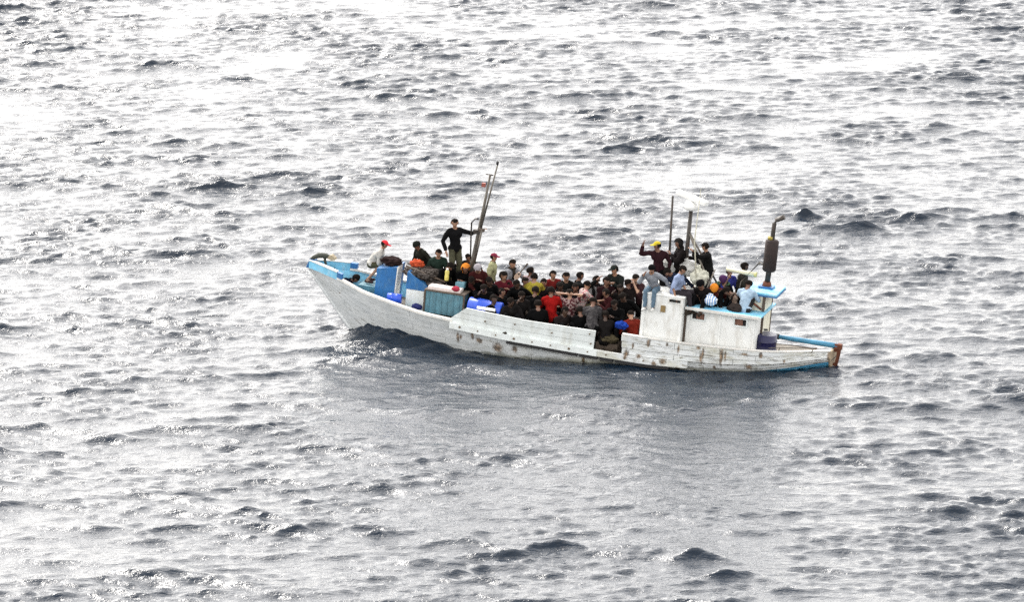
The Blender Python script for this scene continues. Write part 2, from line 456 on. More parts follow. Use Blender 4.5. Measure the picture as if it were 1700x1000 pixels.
STRAKES = [0.0, 0.105, 0.21, 0.315, 0.42, 0.53, 0.65, 1.0]
rnd = random.Random(5)
def bottom(side):
    us, ts = np.linspace(-8.19, 6.70, 46), np.linspace(STRAKES[-2], 1, 8); n = len(ts)
    vs = [hull_pt(u, t, side, 0.0) for u in us for t in ts]
    MB().add(vs, [(i * n + j, (i + 1) * n + j, (i + 1) * n + j + 1, i * n + j + 1) for i in range(len(us) - 1) for j in range(n - 1)], True).build('bottom_planking', M_HULL, boat)
def plank(side, u0, u1, t0, t1, gap, proud=0.0, name='plank', top=None):
    n = max(4, int((u1 - u0) / 0.45)); mb = MB(); vs = []
    for i in range(n + 1):
        u = u0 + (u1 - u0) * i / n
        for t, off in ((t0, proud), (t1, proud), (t1, proud - 0.04), (t0, proud - 0.04)):
            p = hull_pt(u, t, side, off)
            if t == t0: p.z -= gap
            vs.append(p)
    fs = [(i * 4 + k, i * 4 + (k + 1) % 4, (i + 1) * 4 + (k + 1) % 4, (i + 1) * 4 + k) for i in range(n) for k in range(4)]
    fs += [(3, 2, 1, 0), tuple(n * 4 + k for k in range(4))]
    return mb.add(vs, fs).build(name, M_HULL, boat)
for side in (-1, 1):
    bottom(side)
    for j in range(len(STRAKES) - 2):
        t0, t1 = STRAKES[j], STRAKES[j + 1]
        cuts = [-8.19] + [c + (0.9 if j % 2 else 0.0) + rnd.uniform(-.25, .25) for c in (-4.9, -2.2, 0.6, 2.6, 4.5)] + [6.70]
        for k in range(len(cuts) - 1):
            g = 0.006 if cuts[k] < 0.5 else 0.016
            plank(side, cuts[k] + 0.004, cuts[k + 1] - 0.004, t0, t1, g, rnd.uniform(-0.004, 0.004))
# stem post, transom, keel
mb = MB(); pts = []
for u in np.linspace(-8.24, -6.2, 9): pts.append((u + 0.0, 0, float(np.interp(u, HU, HK))))
mb.tube([Vector(p) for p in pts], 0.06, 6).build('stem_post', M_HULL, boat)
mb = MB(); tr = [hull_pt(6.702, t, -1) for t in np.linspace(0, 1, 8)]; tr2 = [hull_pt(6.702, t, 1) for t in np.linspace(1, 0, 8)][1:]
ring = tr + tr2; top = [Vector((6.702, 0.40, 1.24)), Vector((6.702, -0.40, 1.24))]
ring = ring + top; n = len(ring)
mb.add(ring + [p + Vector((0.05, 0, 0)) for p in ring], [tuple(range(n)), tuple(range(2 * n - 1, n - 1, -1))] + [(i, i + n, (i + 1) % n + n, (i + 1) % n) for i in range(n)])
mb.build('transom', paint('peeling_brown_paint', (0.33, 0.26, 0.18), 0.8, 0.3, 8.0, (0.12, 0.07, 0.03), 0.6), boat)

# deck
def deck_w(u): return float(np.interp(u, [-8.2, -6.5, -4.0, 2.0, 6.70], [0.78, 0.62, 0.46, 0.46, 0.98]))
mb = MB(); us = np.linspace(-7.7, 6.8, 40); vs = []
def t_at(u, w): return min(1.0, max(0.0, (smooth(u, HS) - w) / (smooth(u, HS) - smooth(u, HK))))
for u in us:
    w = deck_w(u); b = hull_pt(u, t_at(u, w), 1, -0.07).y
    vs += [(u, -b, w), (u, b, w)]
mb.add(vs, [(2 * i, 2 * i + 1, 2 * i + 3, 2 * i + 2) for i in range(len(us) - 1)])
mb.build('deck', M_DECK, boat)

# bow lining painted light blue, on the inside of the forward planks
for side in (-1, 1):
    mb = MB(); vs = []; us = np.linspace(-7.95, -4.2, 16)
    for u in us:
        for off in (-0.062, -0.075):
            for w in (deck_w(u), smooth(u, HS) - 0.002):
                vs.append(hull_pt(u, t_at(u, w), side, off))
    fs = []
    for i in range(len(us) - 1):
        a, b = i * 4, i * 4 + 4
        fs += [(a, a + 1, b + 1, b), (a + 2, b + 2, b + 3, a + 3), (a + 1, a + 3, b + 3, b + 1)]
    mb.add(vs, fs, False).build('bow_lining', M_CYAN, boat)
# rail cap forward
def rail(side, u0, u1, w_off, width, thick, name, mat, n=18, hs=None, out=0.03):
    mb = MB(); vs = []
    for u in np.linspace(u0, u1, n):
        p = hull_pt(u, 0, side); w = (hs(u) if hs else p.z) + w_off
        y1 = p.y + side * out; y0 = side * max(0.0, abs(p.y) - width + out)
        vs += [(u, y0, w), (u, y1, w), (u, y1, w + thick), (u, y0, w + thick)]
    fs = [(i * 4 + k, i * 4 + (k + 1) % 4, (i + 1) * 4 + (k + 1) % 4, (i + 1) * 4 + k) for i in range(n - 1) for k in range(4)]
    fs += [(3, 2, 1, 0), tuple((n - 1) * 4 + k for k in range(4))]
    return mb.add(vs, fs).build(name, mat, boat)
M_RAIL = paint('chalky_rail_paint', (0.66, 0.64, 0.60), 0.65, 0.16, 5.0, (0.22, 0.33, 0.38), 0.5)
for side in (-1, 1):
    rail(side, -7.2, -3.55, 0.002, 0.15, 0.06, 'rail_cap', M_RAIL)
    rail(side, -8.2, -7.2, 0.002, 0.12, 0.20, 'bow_bulwark', M_CYAN, 8)
    rail(side, -8.2, -7.2, 0.204, 0.15, 0.03, 'bow_rail', M_RAIL, 8, out=0.045)
    rail(side, -7.198, -7.03, 0.064, 0.14, 0.15, 'bow_bulwark_end', M_BLUE, 4)
    # rubbing strake with a broken black strip along its underside
    rail(side, -3.6, 0.6, -0.17, 0.10, 0.165, 'rubbing_strake', M_PALE, 18, out=0.085)
    rail(side, 0.605, 3.1, -0.17, 0.10, 0.165, 'rubbing_strake', M_HULL, 10, out=0.075)
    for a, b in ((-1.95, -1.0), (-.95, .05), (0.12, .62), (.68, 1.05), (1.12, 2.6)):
        rail(side, a, b, -0.262, 0.10, 0.088, 'black_strip', M_BLACK, 5, out=0.07)
mb = MB(); mb.prism([(-8.30, 1.26), (-8.02, 1.27), (-8.02, 1.52), (-8.20, 1.52)], -0.10, 0.10); mb.build('stem_head', M_BLUE, boat, 0.02)

# mid bulwark boards (raised amidships), three boards each side
def bulwark_w(u): return float(np.interp(u, [-3.16, -1.36, 0.51], [1.24, 1.165, 1.165]))
for side in (-1, 1):
    for j in range(3):
        mb = MB(); n = 10; vs = []
        lo_f, hi_f = j / 3, (j + 1) / 3
        u0 = -3.72 + 0.56 * lo_f; u0b = -3.72 + 0.56 * hi_f; u1, u1b = 0.47 + .04 * lo_f, 0.47 + .04 * hi_f
        g = rnd.uniform(-.004, .004)
        for i in range(n + 1):
            k = i / n
            for f, ua, ub in ((lo_f, u0, u1), (hi_f, u0b, u1b)):
                u = ua + (ub - ua) * k
                base = smooth(u, HS) - 0.003
                w = base + (bulwark_w(max(u, -3.16)) - base) * f - (0.008 if f == hi_f else 0)
                y = hull_pt(u, 0, 1).y + 0.01 + 0.05 * f + g
                vs += [(u, side * y, w), (u, side * (y - 0.045), w)]
        fs = []
        for i in range(n):
            a, b = i * 4, i * 4 + 4
            fs += [(a, a + 2, b + 2, b), (a + 1, b + 1, b + 3, a + 3), (a + 2, a + 3, b + 3, b + 2), (a, b, b + 1, a + 1)]
        fs += [(0, 1, 3, 2), (n * 4, n * 4 + 2, n * 4 + 3, n * 4 + 1)]
        mb.add(vs, fs).build('bulwark_board', M_PALE, boat)
# aft bulwark: weathered planks from the gangway to the stern
AW = lambda u: float(np.interp(u, [1.20, 2.82, 4.84, 5.66, 6.70], [1.15, 1.13, 1.17, 1.20, 1.24]))
for side in (-1, 1):
    for j in range(3):
        cuts = [1.26 - 0.02 * j] + [c + (0.6 if j % 2 else 0) for c in (2.7, 4.3)] + [6.70]
        for k in range(3 if side < 0 else 2):
            mb = MB(); n = 7; vs = []; g = rnd.uniform(-.008, .008)
            for i in range(n + 1):
                u = cuts[k] + 0.006 + (cuts[k + 1] - cuts[k] - 0.012) * i / n
                base = smooth(u, HS) + 0.002
                for f, e in ((j / 3, 0.006), ((j + 1) / 3, -0.008)):
                    w = base + (AW(u) - base) * f + e
                    y = hull_pt(u, 0, 1).y + 0.02 * f + g
                    vs += [(u, side * y, w), (u, side * (y - 0.045), w)]
            fs = []
            for i in range(n):
                a, b = i * 4, i * 4 + 4
                fs += [(a, a + 2, b + 2, b), (a + 1, b + 1, b + 3, a + 3), (a + 2, a + 3, b + 3, b + 2), (a, b, b + 1, a + 1)]
            fs += [(0, 1, 3, 2), (n * 4, n * 4 + 2, n * 4 + 3, n * 4 + 1)]
            mb.add(vs, fs).build('plank', M_HULL, boat)
    rail(side, 1.24, 6.73 if side < 0 else 4.3, 0.0, 0.11, 0.035, 'aft_rail', M_RAIL, 20, AW, 0.025)
    for u in np.arange(1.6, 6.6 if side < 0 else 4.3, 0.8):     # frame heads on the inside
        y = hull_pt(u, 0, 1).y - 0.10
        MB().box((u, side * y, (AW(u) + deck_w(u)) / 2), (0.09, 0.07, AW(u) - deck_w(u) - 0.02)).build('frame_post', M_WOOD, boat)

# hatch amidships and thwart benches for the passengers
MB().box((-1.15, 0.0, 0.74), (4.0, 1.2, 0.56)).build('hold_hatch', M_WOOD, boat, 0.02)
MB().box((-1.2, 1.05, 1.04), (4.0, 0.70, 0.08)).build('side_bench', M_WOOD, boat)
for u in (-3.0, -1.2, 0.6): MB().box((u, 1.05, 0.73), (0.08, 0.6, 0.54)).build('bench_leg', M_WOOD, boat)
MB().box((-3.85, 0.38, 0.84), (1.20, 1.3, 0.76)).build('fore_hatch', M_WOOD, boat, 0.02)
MB().box((-6.45, 0.32, 0.80), (0.62, 0.75, 0.40)).build('bow_locker', M_TEAL, boat, 0.015)

# ------------------------------------------------------------------ superstructure
def walls(name, u0, u1, y0, y1, w0, w1, thick, mat, opens=(), tilt=0.0):
    """box cabin of four wall slabs; opens: rectangles (u0,u1,w0,w1) cut into the near wall"""
    near = MB()
    us = sorted({u0, u1} | {o[0] for o in opens} | {o[1] for o in opens})
    zs = sorted({w0, w1} | {o[2] for o in opens} | {o[3] for o in opens})
    # near wall as one sheet with openings and depth
    grid = {}
    vs, fs = [], []
    def vid(x, z, d):
        k = (x, z, d)
        if k not in grid: grid[k] = len(vs); vs.append((x, y0 + d, z))
        return grid[k]
    def solid(i, j):
        if i < 0 or j < 0 or i >= len(us) - 1 or j >= len(zs) - 1: return False
        cu, cz = (us[i] + us[i + 1]) / 2, (zs[j] + zs[j + 1]) / 2
        return not any(o[0] < cu < o[1] and o[2] < cz < o[3] for o in opens)
    for i in range(len(us) - 1):
        for j in range(len(zs) - 1):
            if not solid(i, j): continue
            q = [(us[i], zs[j]), (us[i + 1], zs[j]), (us[i + 1], zs[j + 1]), (us[i], zs[j + 1])]
            fs.append(tuple(vid(x, z, 0) for x, z in q)); fs.append(tuple(vid(x, z, thick) for x, z in q[::-1]))
            for (di, dj), (a, b) in (((0, -1), (0, 1)), ((1, 0), (1, 2)), ((0, 1), (2, 3)), ((-1, 0), (3, 0))):
                if not solid(i + di, j + dj):
                    fs.append((vid(*q[a], 0), vid(*q[b], 0), vid(*q[b], thick), vid(*q[a], thick)))
    near.add(vs, fs).build('near_wall', mat, boat)
    MB().box(((u0 + u1) / 2, y1 - thick / 2, (w0 + w1) / 2), (u1 - u0, thick, w1 - w0)).build('far_wall', mat, boat)
    MB().box((u0 + thick / 2 + .002, (y0 + y1) / 2, (w0 + w1) / 2), (thick, y1 - y0 - 2 * thick - .004, w1 - w0 - .004)).build('front_wall', mat, boat)
    MB().box((u1 - thick / 2 - .002, (y0 + y1) / 2, (w0 + w1) / 2), (thick, y1 - y0 - 2 * thick - .004, w1 - w0 - .004)).build('back_wall', mat, boat)

# forward cabin box
C1 = dict(u0=1.66, u1=2.80, y0=-1.45, y1=1.30)
walls('cabin', 1.66, 2.80, -1.45, 1.30, 1.00, 2.33, 0.05, M_WHITE, [(2.40, 2.72, 2.20, 2.29)])
MB().box((2.23, -0.075, 2.355), (1.17, 2.78, 0.045)).build('cabin_roof', M_WHITE, boat, 0.01)
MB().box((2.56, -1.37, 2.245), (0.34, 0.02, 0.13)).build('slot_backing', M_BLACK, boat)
MB().box((2.255, -1.462, 1.99), (0.13, 0.022, 0.18)).build('wooden_patch', paint('ochre_wood', (0.25, 0.17, 0.07), 0.8), boat)
# after cabin, with blue overhanging roof
walls('cabin', 2.87, 4.80, -1.20, 0.40, 0.70, 2.06, 0.05, M_WHITE, [(3.30, 3.62, 1.80, 2.0) if False else (3.02, 3.36, 1.78, 1.96), (4.20, 4.52, 1.78, 1.96)])
MB().box((3.88, -0.40, 2.085), (2.08, 1.80, 0.05)).build('cabin_roof', M_CYAN, boat, 0.012)
MB().box((3.88, -1.312, 2.075), (2.10, 0.03, 0.075)).build('roof_edge', M_RAIL, boat)
M_HATCH = paint('reddish_wood', (0.16, 0.075, 0.05), 0.75, 0.3, 6.0)
for (a, b) in ((3.02, 3.36), (4.20, 4.52)):
    MB().box(((a + b) / 2, -1.10, 1.87), (b - a + .1, 0.02, 0.25)).build('window_recess', M_BLACK, boat)
    MB().box(((a + b) / 2 + (0.05 if a < 4 else -0.05), -1.175, 1.87), ((b - a) * 0.66, 0.02, 0.165)).build('sliding_shutter', M_HATCH, boat)
MB().box((2.833, -0.1, 1.55), (0.06, 2.2, 1.1)).build('cabin_joint', M_WOOD, boat)
def ring(u0, u1, w0, w1, y, e, d, name, mat):
    o_, i_ = [(u0 - e, w0 - e), (u1 + e, w0 - e), (u1 + e, w1 + e), (u0 - e, w1 + e)], [(u0, w0), (u1, w0), (u1, w1), (u0, w1)]
    vs = [(x, y, z) for x, z in o_ + i_] + [(x, y - d, z) for x, z in o_ + i_]
    fs = []
    for k in range(4):
        a, b = k, (k + 1) % 4
        fs += [(8 + a, 8 + b, 12 + b, 12 + a), (a, 8 + a, 8 + b, b), (4 + a, 4 + b, 12 + b, 12 + a), (a, b, 4 + b, 4 + a)]
    return MB().add(vs, fs).build(name, mat, boat)
for (a, b) in ((3.02, 3.36), (4.20, 4.52)): ring(a, b, 1.78, 1.96, -1.198, 0.035, 0.028, 'window_frame', M_PALE)
ring(2.40, 2.72, 2.20, 2.29, -1.448, 0.025, 0.022, 'vent_frame', M_RAIL)
for x in (1.72, 2.76): MB().box((x, -1.462, 1.68), (0.07, 0.028, 1.28)).build('corner_batten', M_WHITE, boat)
for x in (2.93, 3.80, 4.74): MB().box((x, -1.210, 1.38), (0.05, 0.022, 1.30)).build('wall_batten', M_WHITE, boat)
M_DOTS = paint('rusted_bolt', (0.14, 0.10, 0.06), 0.8)
for k, x in enumerate(np.arange(-3.3, 2.9, 0.52)):
    p = hull_pt(x, 0, -1); MB().tube([(x, p.y - 0.07, p.z - 0.08), (x, p.y - 0.098, p.z - 0.08)], 0.022 + 0.012 * (k % 3 == 0), 7).build('strake_bolt', M_DOTS, boat)
for x, w in ((-2.6, .95), (-1.75, 1.0), (-.7, .92), (.35, 1.05), (.4, .78)):
    MB().tube([(x, -1.66, w), (x, -1.735, w)], 0.02, 6).build('board_bolt', M_DOTS, boat)
# wheelhouse right aft, blue slab roof
walls('wheelhouse', 4.30, 4.84, -0.60, 0.30, 0.86, 2.56, 0.05, M_CREAM)
MB().box((4.70, -0.12, 2.60), (0.92, 1.10, 0.065)).build('wheelhouse_roof', M_CYAN, boat, 0.015)
MB().box((4.70, -0.12, 2.553), (0.94, 1.12, 0.03)).build('roof_batten', M_BLUE, boat)
MB().box((4.42, -0.72, 2.40), (0.14, 0.18, 0.2)).build('window_box', M_WOOD, boat)
for y in (-0.63, 0.33):
    MB().box((4.82, y, 1.70), (0.07, 0.05, 1.66)).build('corner_post', M_WOOD, boat)

# exhaust stack on the wheelhouse roof
ex = lambda *p: Vector(p)
e0 = Vector((4.740, 0.000, 2.664))
MB().tube([(4.72, 0, 2.635), (4.72, 0, 2.80)], [0.15, 0.10], 10).build('exhaust_collar', M_RUSTY, boat)
MB().box((4.72, 0, 2.66), (0.40, 0.36, 0.05)).build('exhaust_base', M_BLUE, boat)
pipe = MB().tube([(4.72, 0, 2.70), (4.74, 0, 3.10), (4.75, 0, 4.20), (4.76, 0, 4.44), (4.80, 0, 4.53), (5.02, 0, 4.65)], [.075, .075, .06, .06, .065, .07], 10).build('exhaust_pipe', M_DARKSTEEL, boat)
MB().tube([(4.74, 0, 3.09), (4.74, 0, 3.13), (4.75, 0, 3.94), (4.75, 0, 3.98)], [.14, .185, .185, .14], 14).build('muffler', paint('rusty_muffler', (0.022, 0.012, 0.010), 0.8, 0.4, 6.0, (0.015, 0.012, 0.01), 0.6), boat)
MB().tube([(4.70, -.03, 3.98), (4.70, -.03, 4.06)], .075, 8).build('muffler_band', paint('dull_yellow', (0.30, 0.24, 0.05), 0.7), boat)
for y in (-0.25, 0.2):
    MB().tube([(4.62, 0, 3.25), (4.45, y * .6, 3.28), (4.05, y, 2.75), (3.98, y, 2.13)], 0.016, 5).build('exhaust_stay', M_STEEL, boat)

# radar mast
mr0, mr1 = Vector((2.42, 0.0, 2.37)), Vector((2.43, 0.0, 4.46))
MB().tube([mr0, mr1], [.065, .055], 8).build('radar_mast', M_DARKSTEEL, boat)
for y in (-0.55, 0.35):
    MB().tube([Vector((2.414, 0.000, 3.884)), Vector((3.50, y, 2.12))], 0.03, 6).build('mast_stay', M_STEEL, boat)
MB().tube([Vector((3.209, -0.900, 2.346)), Vector((3.318, -0.300, 2.988))], 0.022, 6).build('mast_stay', M_STEEL, boat)
MB().tube([Vector((2.43, 0, 4.46)), Vector((2.43, 0, 4.50)), Vector((2.43, 0, 4.58)), Vector((2.43, 0, 4.66)), Vector((2.43, 0, 4.70))], [.14, .19, .20, .16, .06], 16).build('radar_gearbox', M_PLASTIC, boat)
rot = Matrix.Rotation(RAD(-28), 3, 'Z') @ Matrix.Rotation(RAD(5), 3, 'Y')
MB().box((2.43, 0, 4.80), (1.10, 0.15, 0.15), rot).build('radar_scanner', M_PLASTIC, boat, 0.03)
MB().tube([Vector((2.43, 0, 4.69)), Vector((2.43, 0, 4.76))], 0.05, 8).build('radar_axle', M_PLASTIC, boat)
MB().tube([Vector((1.98, 0.0, 2.37)), Vector((1.889, 0.000, 4.783))], [.035, .03], 6).build('aerial_pole', M_DARKSTEEL, boat)
MB().tube([Vector((2.95, -0.5, 2.12)), Vector((2.722, -0.500, 3.749)), Vector((2.765, -0.500, 5.230))], [.022, .018, .007], 6).build('whip_aerial', paint('pale_fibreglass', (0.5, 0.48, 0.38), 0.5), boat)

# fore mast: raked pole with a second spar lashed to it
fm0, fm1 = Vector((-3.576, 0.100, 1.488)), Vector((-3.291, 0.100, 4.601))
fm0.z = 0.88; fm0.x = -3.75
MB().tube([fm0, Vector((-3.566, 0.100, 2.175)), Vector((-3.428, 0.100, 3.390)), fm1], [.08, .07, .045, .03], 8).build('fore_mast', M_STEEL, boat)
MB().tube([Vector((-3.410, -0.020, 2.992)), Vector((-3.078, -0.020, 4.926))], [.03, .022], 6).build('topmast_spar', M_STEEL, boat)
MB().blob(Vector((-3.082, -0.020, 4.976)), (.045, .045, .07), 2, .05, 1).build('mast_lamp', M_BLACK, boat)
MB().tube([Vector((-3.411, 0.100, 4.600)), Vector((-3.204, 0.100, 4.596))], 0.018, 6).build('mast_crosstree', M_DARKSTEEL, boat)
MB().tube([Vector((-3.468, -0.100, 2.130)), Vector((-3.342, -0.100, 3.070))], 0.028, 6).build('mast_brace', M_STEEL, boat)
MB().tube([Vector((-3.689, 0.250, 2.090)), Vector((-3.733, 0.250, 2.802)), Vector((-3.745, 0.250, 3.142)), Vector((-3.639, 0.200, 3.288)), Vector((-3.530, 0.120, 3.303))], 0.022, 6).build('mast_hoop', M_DARKSTEEL, boat)
MB().box(Vector((-3.355, -0.050, 3.058)), (.14, .12, .08)).build('mast_block', M_WOOD, boat)
MB().box(Vector((-3.524, 0.080, 2.971)), (.18, .16, .10)).build('mast_band', M_DARKSTEEL, boat)
MB().box(Vector((-3.453, 0.100, 4.288)), (.10, .08, .11)).build('red_lamp', paint('faded_red', (0.30, 0.08, 0.06), 0.5), boat)

# rudder and tiller at the stern
t0, t1 = Vector((5.024, 0.000, 1.321)), Vector((6.836, 0.000, 1.313))
MB().tube([t0, t0.lerp(t1, .12), t0.lerp(t1, .4), t0.lerp(t1, .7), t1], [.075, .06, .07, .075, .075], 8).build('tiller', paint('tiller_blue', (0.04, 0.20, 0.33), 0.5, 0.3, 4.0, (0.02, 0.03, 0.04), 0.4), boat)
MB().tube([t0 - (t1 - t0) * 0.01, t0.lerp(t1, .10)], .08, 8).build('tiller_grip', M_BLACK, boat)
MB().box(Vector((6.855, 0.000, 1.299)), (.20, .14, .16)).build('rudder_head', M_RUSTY, boat, .01)
MB().prism([(6.83, 1.38), (6.94, 1.38), (6.92, 1.05), (6.85, .62), (6.76, .62), (6.83, 1.05)], -.035, .035).build('rudder_stock', M_RUSTY, boat)
MB().prism([(6.84, .64), (7.02, .60), (7.12, -.5), (6.72, -.5), (6.76, .64)], -.03, .03).build('rudder_blade', M_RUSTY, boat)
for w in (.80, 1.18):
    MB().box((6.79, 0, w), (.12, .10, .05)).build('rudder_hinge', M_RUSTY, boat)
for (a, b) in ((5.45, 5.47), (6.3, 6.32)):
    MB().tube([(a, -.80 if a > 6 else -1.1, AW(a)), (b, -.80 if a > 6 else -1.1, AW(a) + .13)], .012, 5).build('stern_stanchion', M_STEEL, boat)
MB().tube([(5.2, -1.25, AW(5.2) + .12), (5.8, -1.02, AW(5.8) + .13), (6.4, -.68, AW(6.4) + .12)], .012, 5).build('stern_wire', M_STEEL, boat)

# fore structures: blue companion hatch, second box with slanting lid
MB().prism([(-6.181, 0.100, 1.611)[::2], (-5.596, 0.100, 1.716)[::2], (-5.642, 0.100, 0.797)[::2], (-6.213, 0.100, 0.710)[::2]], -0.30, 0.45).build('companion_box', M_BLUE, boat, 0.012)
MB().prism([((-5.596, 0.100, 1.716)[0], (-5.596, 0.100, 1.716)[2]), ((-5.596, 0.100, 1.716)[0] + .03, (-5.596, 0.100, 1.716)[2] + .02), ((-5.642, 0.100, 0.797)[0] + .03, .70), ((-5.642, 0.100, 0.797)[0] + .002, .70)], -0.31, 0.12).build('companion_trim', M_RAIL, boat)
MB().prism([(-5.22, .60), (-4.50, .60), (-4.50, 1.22), (-5.22, 1.22)], -0.55, 0.75).build('store_box', M_WHITE, boat, 0.01)
MB().prism([(-5.24, 1.224), (-4.48, 1.224), (-4.46, 1.28), (-5.22, 1.72)], -0.57, 0.77).build('store_lid', M_BLUE, boat, 0.01)

# ------------------------------------------------------------------ loose things aboard
def thing(mb, name, mat, label, cat, base, bevel=0.0, group=None):
    """a single-mesh thing, modelled round its own base point"""
    o = mb.build(name, mat, None, bevel)
    o.matrix_world = BM @ Matrix.Translation(Vector(base))
    return tag(o, label, cat, group)
C_WHITE, C_BLACKBAG = cloth((.46, .46, .44)), cloth((.020, .012, .012))
def sack(p, size, seed, mat, name, label, cat, knot=None, group=None, lump=.34):
    mb = MB().blob((0, 0, 0), size, seed, lump, 4, -size[2] * .75, 2.3)
    if knot: mb.tube([(0, 0, size[2] * .7), Vector(knot) * .6 + Vector((0, 0, size[2] * .7)), Vector(knot) + Vector((0, 0, size[2] * .75))], [.10, .045, .075], 7)
    return thing(mb, name, mat, label, cat, p, 0, group)
sack((-5.864, 0.050, 1.773), (.30, .26, .13), 1, C_BLACKBAG, 'bag', 'black soft bag lying on top of the tall blue box', 'bag')
sack((-5.124, -0.050, 1.837), (.19, .18, .12), 2, cloth((.36, .06, .025)), 'bundle', 'orange-red cloth bundle in front of the dark-capped man', 'bundle')
# tarpaulin pile on the slanting lid
mb = MB()
mb.blob((0, 0, 0), (.56, .50, .16), 4, .35, 4, None, 2.6); mb.blob((.38, -.05, -.20), (.36, .45, .16), 7, .35, 3, None, 2.6)
thing(mb, 'tarpaulin_pile', cloth((.028, .023, .02), (.085, .075, .07)), 'crumpled dark tarpaulin heaped over the blue slanting lid', 'tarpaulin', (-4.896, -0.050, 1.614))
for k, (a, b) in enumerate((((-.55, .1, .10), (.62, .0, -.20)), ((-.5, -.2, .10), (.66, -.25, -.18)))):
    thing(MB().tube([a, b], .03, 6), 'wooden_pole', M_WOOD, ('thin wooden pole lying on the tarpaulin, farther one', 'thin wooden pole lying on the tarpaulin, nearer one')[k], 'pole', (-4.839, -0.150, 1.713))
# anchor on the bow tip
an = aboard_at('anchor', (-7.845, -0.040, 1.479))
tag(an, 'dark anchor with tan fluke lying on the blue bow tip', 'anchor')
MB().tube([(-.36, 0, -.02), (-.26, 0, .09), (-.10, 0, .17), (.08, 0, .19), (.20, 0, .17)], [.045, .06, .085, .075, .05], 7).build('shank', paint('mossy_iron', (.035, .04, .03), .7), an)
MB().prism([(.16, .12), (.20, .22), (.28, .26), (.38, .18), (.40, .12), (.28, .10)], -.09, .09).build('fluke', paint('tan_iron', (.30, .25, .17), .8), an, .015)
MB().tube([(.06, 0, .17), (.08, .0, .02), (.12, 0, -.06)], [.05, .04, .03], 6).build('arm', paint('mossy_iron', (.035, .04, .03), .7), an)
thing(MB().box((0, 0, 0), (.24, .20, .12)), 'hatch_box', paint('sea_blue_paint', (.03, .16, .25), .6), 'small dark blue block behind the anchor on the bow', 'box', (-7.662, 0.150, 1.275), .02)
# drums
def drum(p, r, L, axis, label, mat, name='drum'):
    e = aboard_at(name, p); tag(e, label, 'drum')
    ax = Vector(axis).normalized()
    prof = [(-.5, .86), (-.47, 1.0), (-.22, 1.0), (-.20, 1.05), (-.17, 1.0), (.17, 1.0), (.20, 1.05), (.22, 1.0), (.47, 1.0), (.5, .86)]
    MB().tube([ax * L * a for a, _ in prof], [r * b for _, b in prof], 16).build('body', mat, e)
    MB().tube([ax * L * .49 + Vector((0, 0, r * .3)), ax * L * .54 + Vector((0, 0, r * .3))], r * .18, 8).build('cap', M_BLACK, e)
    return e
drum((-5.478, -0.750, 0.960), .13, .40, (1, .1, 0), 'small bright blue drum lying behind the bow rail', M_DRUM)
drum((4.946, -0.620, 1.216), .33, .60, (0, 0, 1), 'squat navy drum standing aft of the cabins', M_NAVY)
drum((-2.807, -1.000, 1.132), .24, .95, (1, 0, -.03), 'large blue drum lying behind the start of the raised bulwark', M_DRUM)
thing(MB().box((0, 0, 0), (.52, .05, .07)), 'white_board', M_PLASTIC, 'short white board lying against the large blue drum', 'board', (-2.659, -1.480, 1.245), .006)
thing(MB().blob((0, 0, 0), (.16, .14, .10), 5, .2, 2), 'bag', cloth((.02, .025, .09)), 'small dark blue bag on deck beside the teal crate', 'bag', (-4.766, -0.950, 0.856))
# teal crate with dark frame
tc = aboard_at('fish_crate', (-4.004, -0.950, 1.058)); tag(tc, 'large teal crate with dark frame standing behind the bow rail', 'crate')
a, b = Vector((-4.593, -0.950, 1.276)) - Vector((-4.004, -0.950, 1.058)), Vector((-3.444, -0.950, 1.364)) - Vector((-4.004, -0.950, 1.058))
MB().box((0, .25, 0), (1.08, .50, .62)).build('body', M_TEAL, tc, .01)
MB().box((0, .25, .325), (1.16, .56, .04)).build('rim', M_WOOD, tc, .006)
for x in (-.56, .56): MB().box((x, -.015, 0), (.05, .04, .62)).build('corner_batten', M_WOOD, tc)
for k in range(6): MB().box((-.43 + .172 * k, -.012, -.01), (.022, .018, .60)).build('batten', M_TEAL, tc)
thing(MB().box((0, 0, 0), (.92, .34, .13)), 'foam_box', paint('dirty_white_foam', (.66, .58, .55), .8, .12, 5.0, (.3, .2, .17), .4), 'dirty white foam slab on top of the teal crate', 'box', (-4.053, -0.720, 1.426), .02)
thing(MB().box((0, 0, 0), (.26, .24, .16)), 'tub', M_TEAL, 'small teal tub behind the white foam slab', 'tub', (-3.711, -0.450, 1.537), .02)
thing(MB().blob((0, 0, 0), (.12, .1, .08), 9, .25, 2), 'cloth_bundle', cloth((.28, .03, .05)), 'crimson cloth bundle on the end of the foam slab', 'bundle', (-3.727, -0.850, 1.504))
yb = aboard_at('bottle', (-4.127, -0.450, 1.748)); tag(yb, 'yellow water bottle held upright before the standing man', 'bottle')
MB().tube([(0, 0, -.15), (0, 0, -.14), (0, 0, -.02), (0, 0, 0), (0, 0, .10), (0, 0, .14)], [.05, .062, .062, .055, .062, .04], 10).build('body', paint('dull_yellow_plastic', (.48, .42, .10), .4), yb)
MB().tube([(0, 0, .14), (0, 0, .19)], .03, 8).build('cap', M_PLASTIC, yb)
# gangway cargo
sack((0.779, -1.150, 0.849), (.24, .18, .11), 12, cloth((.06, .05, .03)), 'sack', 'brown sack lying in the open gangway', 'sack')
sack((1.080, -1.150, 1.268), (.17, .14, .12), 14, cloth((.010, .035, .22)), 'bag', 'royal blue bag beside the crouching red jacket', 'bag')
thing(MB().box((0, 0, 0), (.62, .5, .34)), 'cargo_box', M_WOOD, 'dark wooden box on deck in the gangway', 'box', (0.719, -0.950, 0.555), .02)
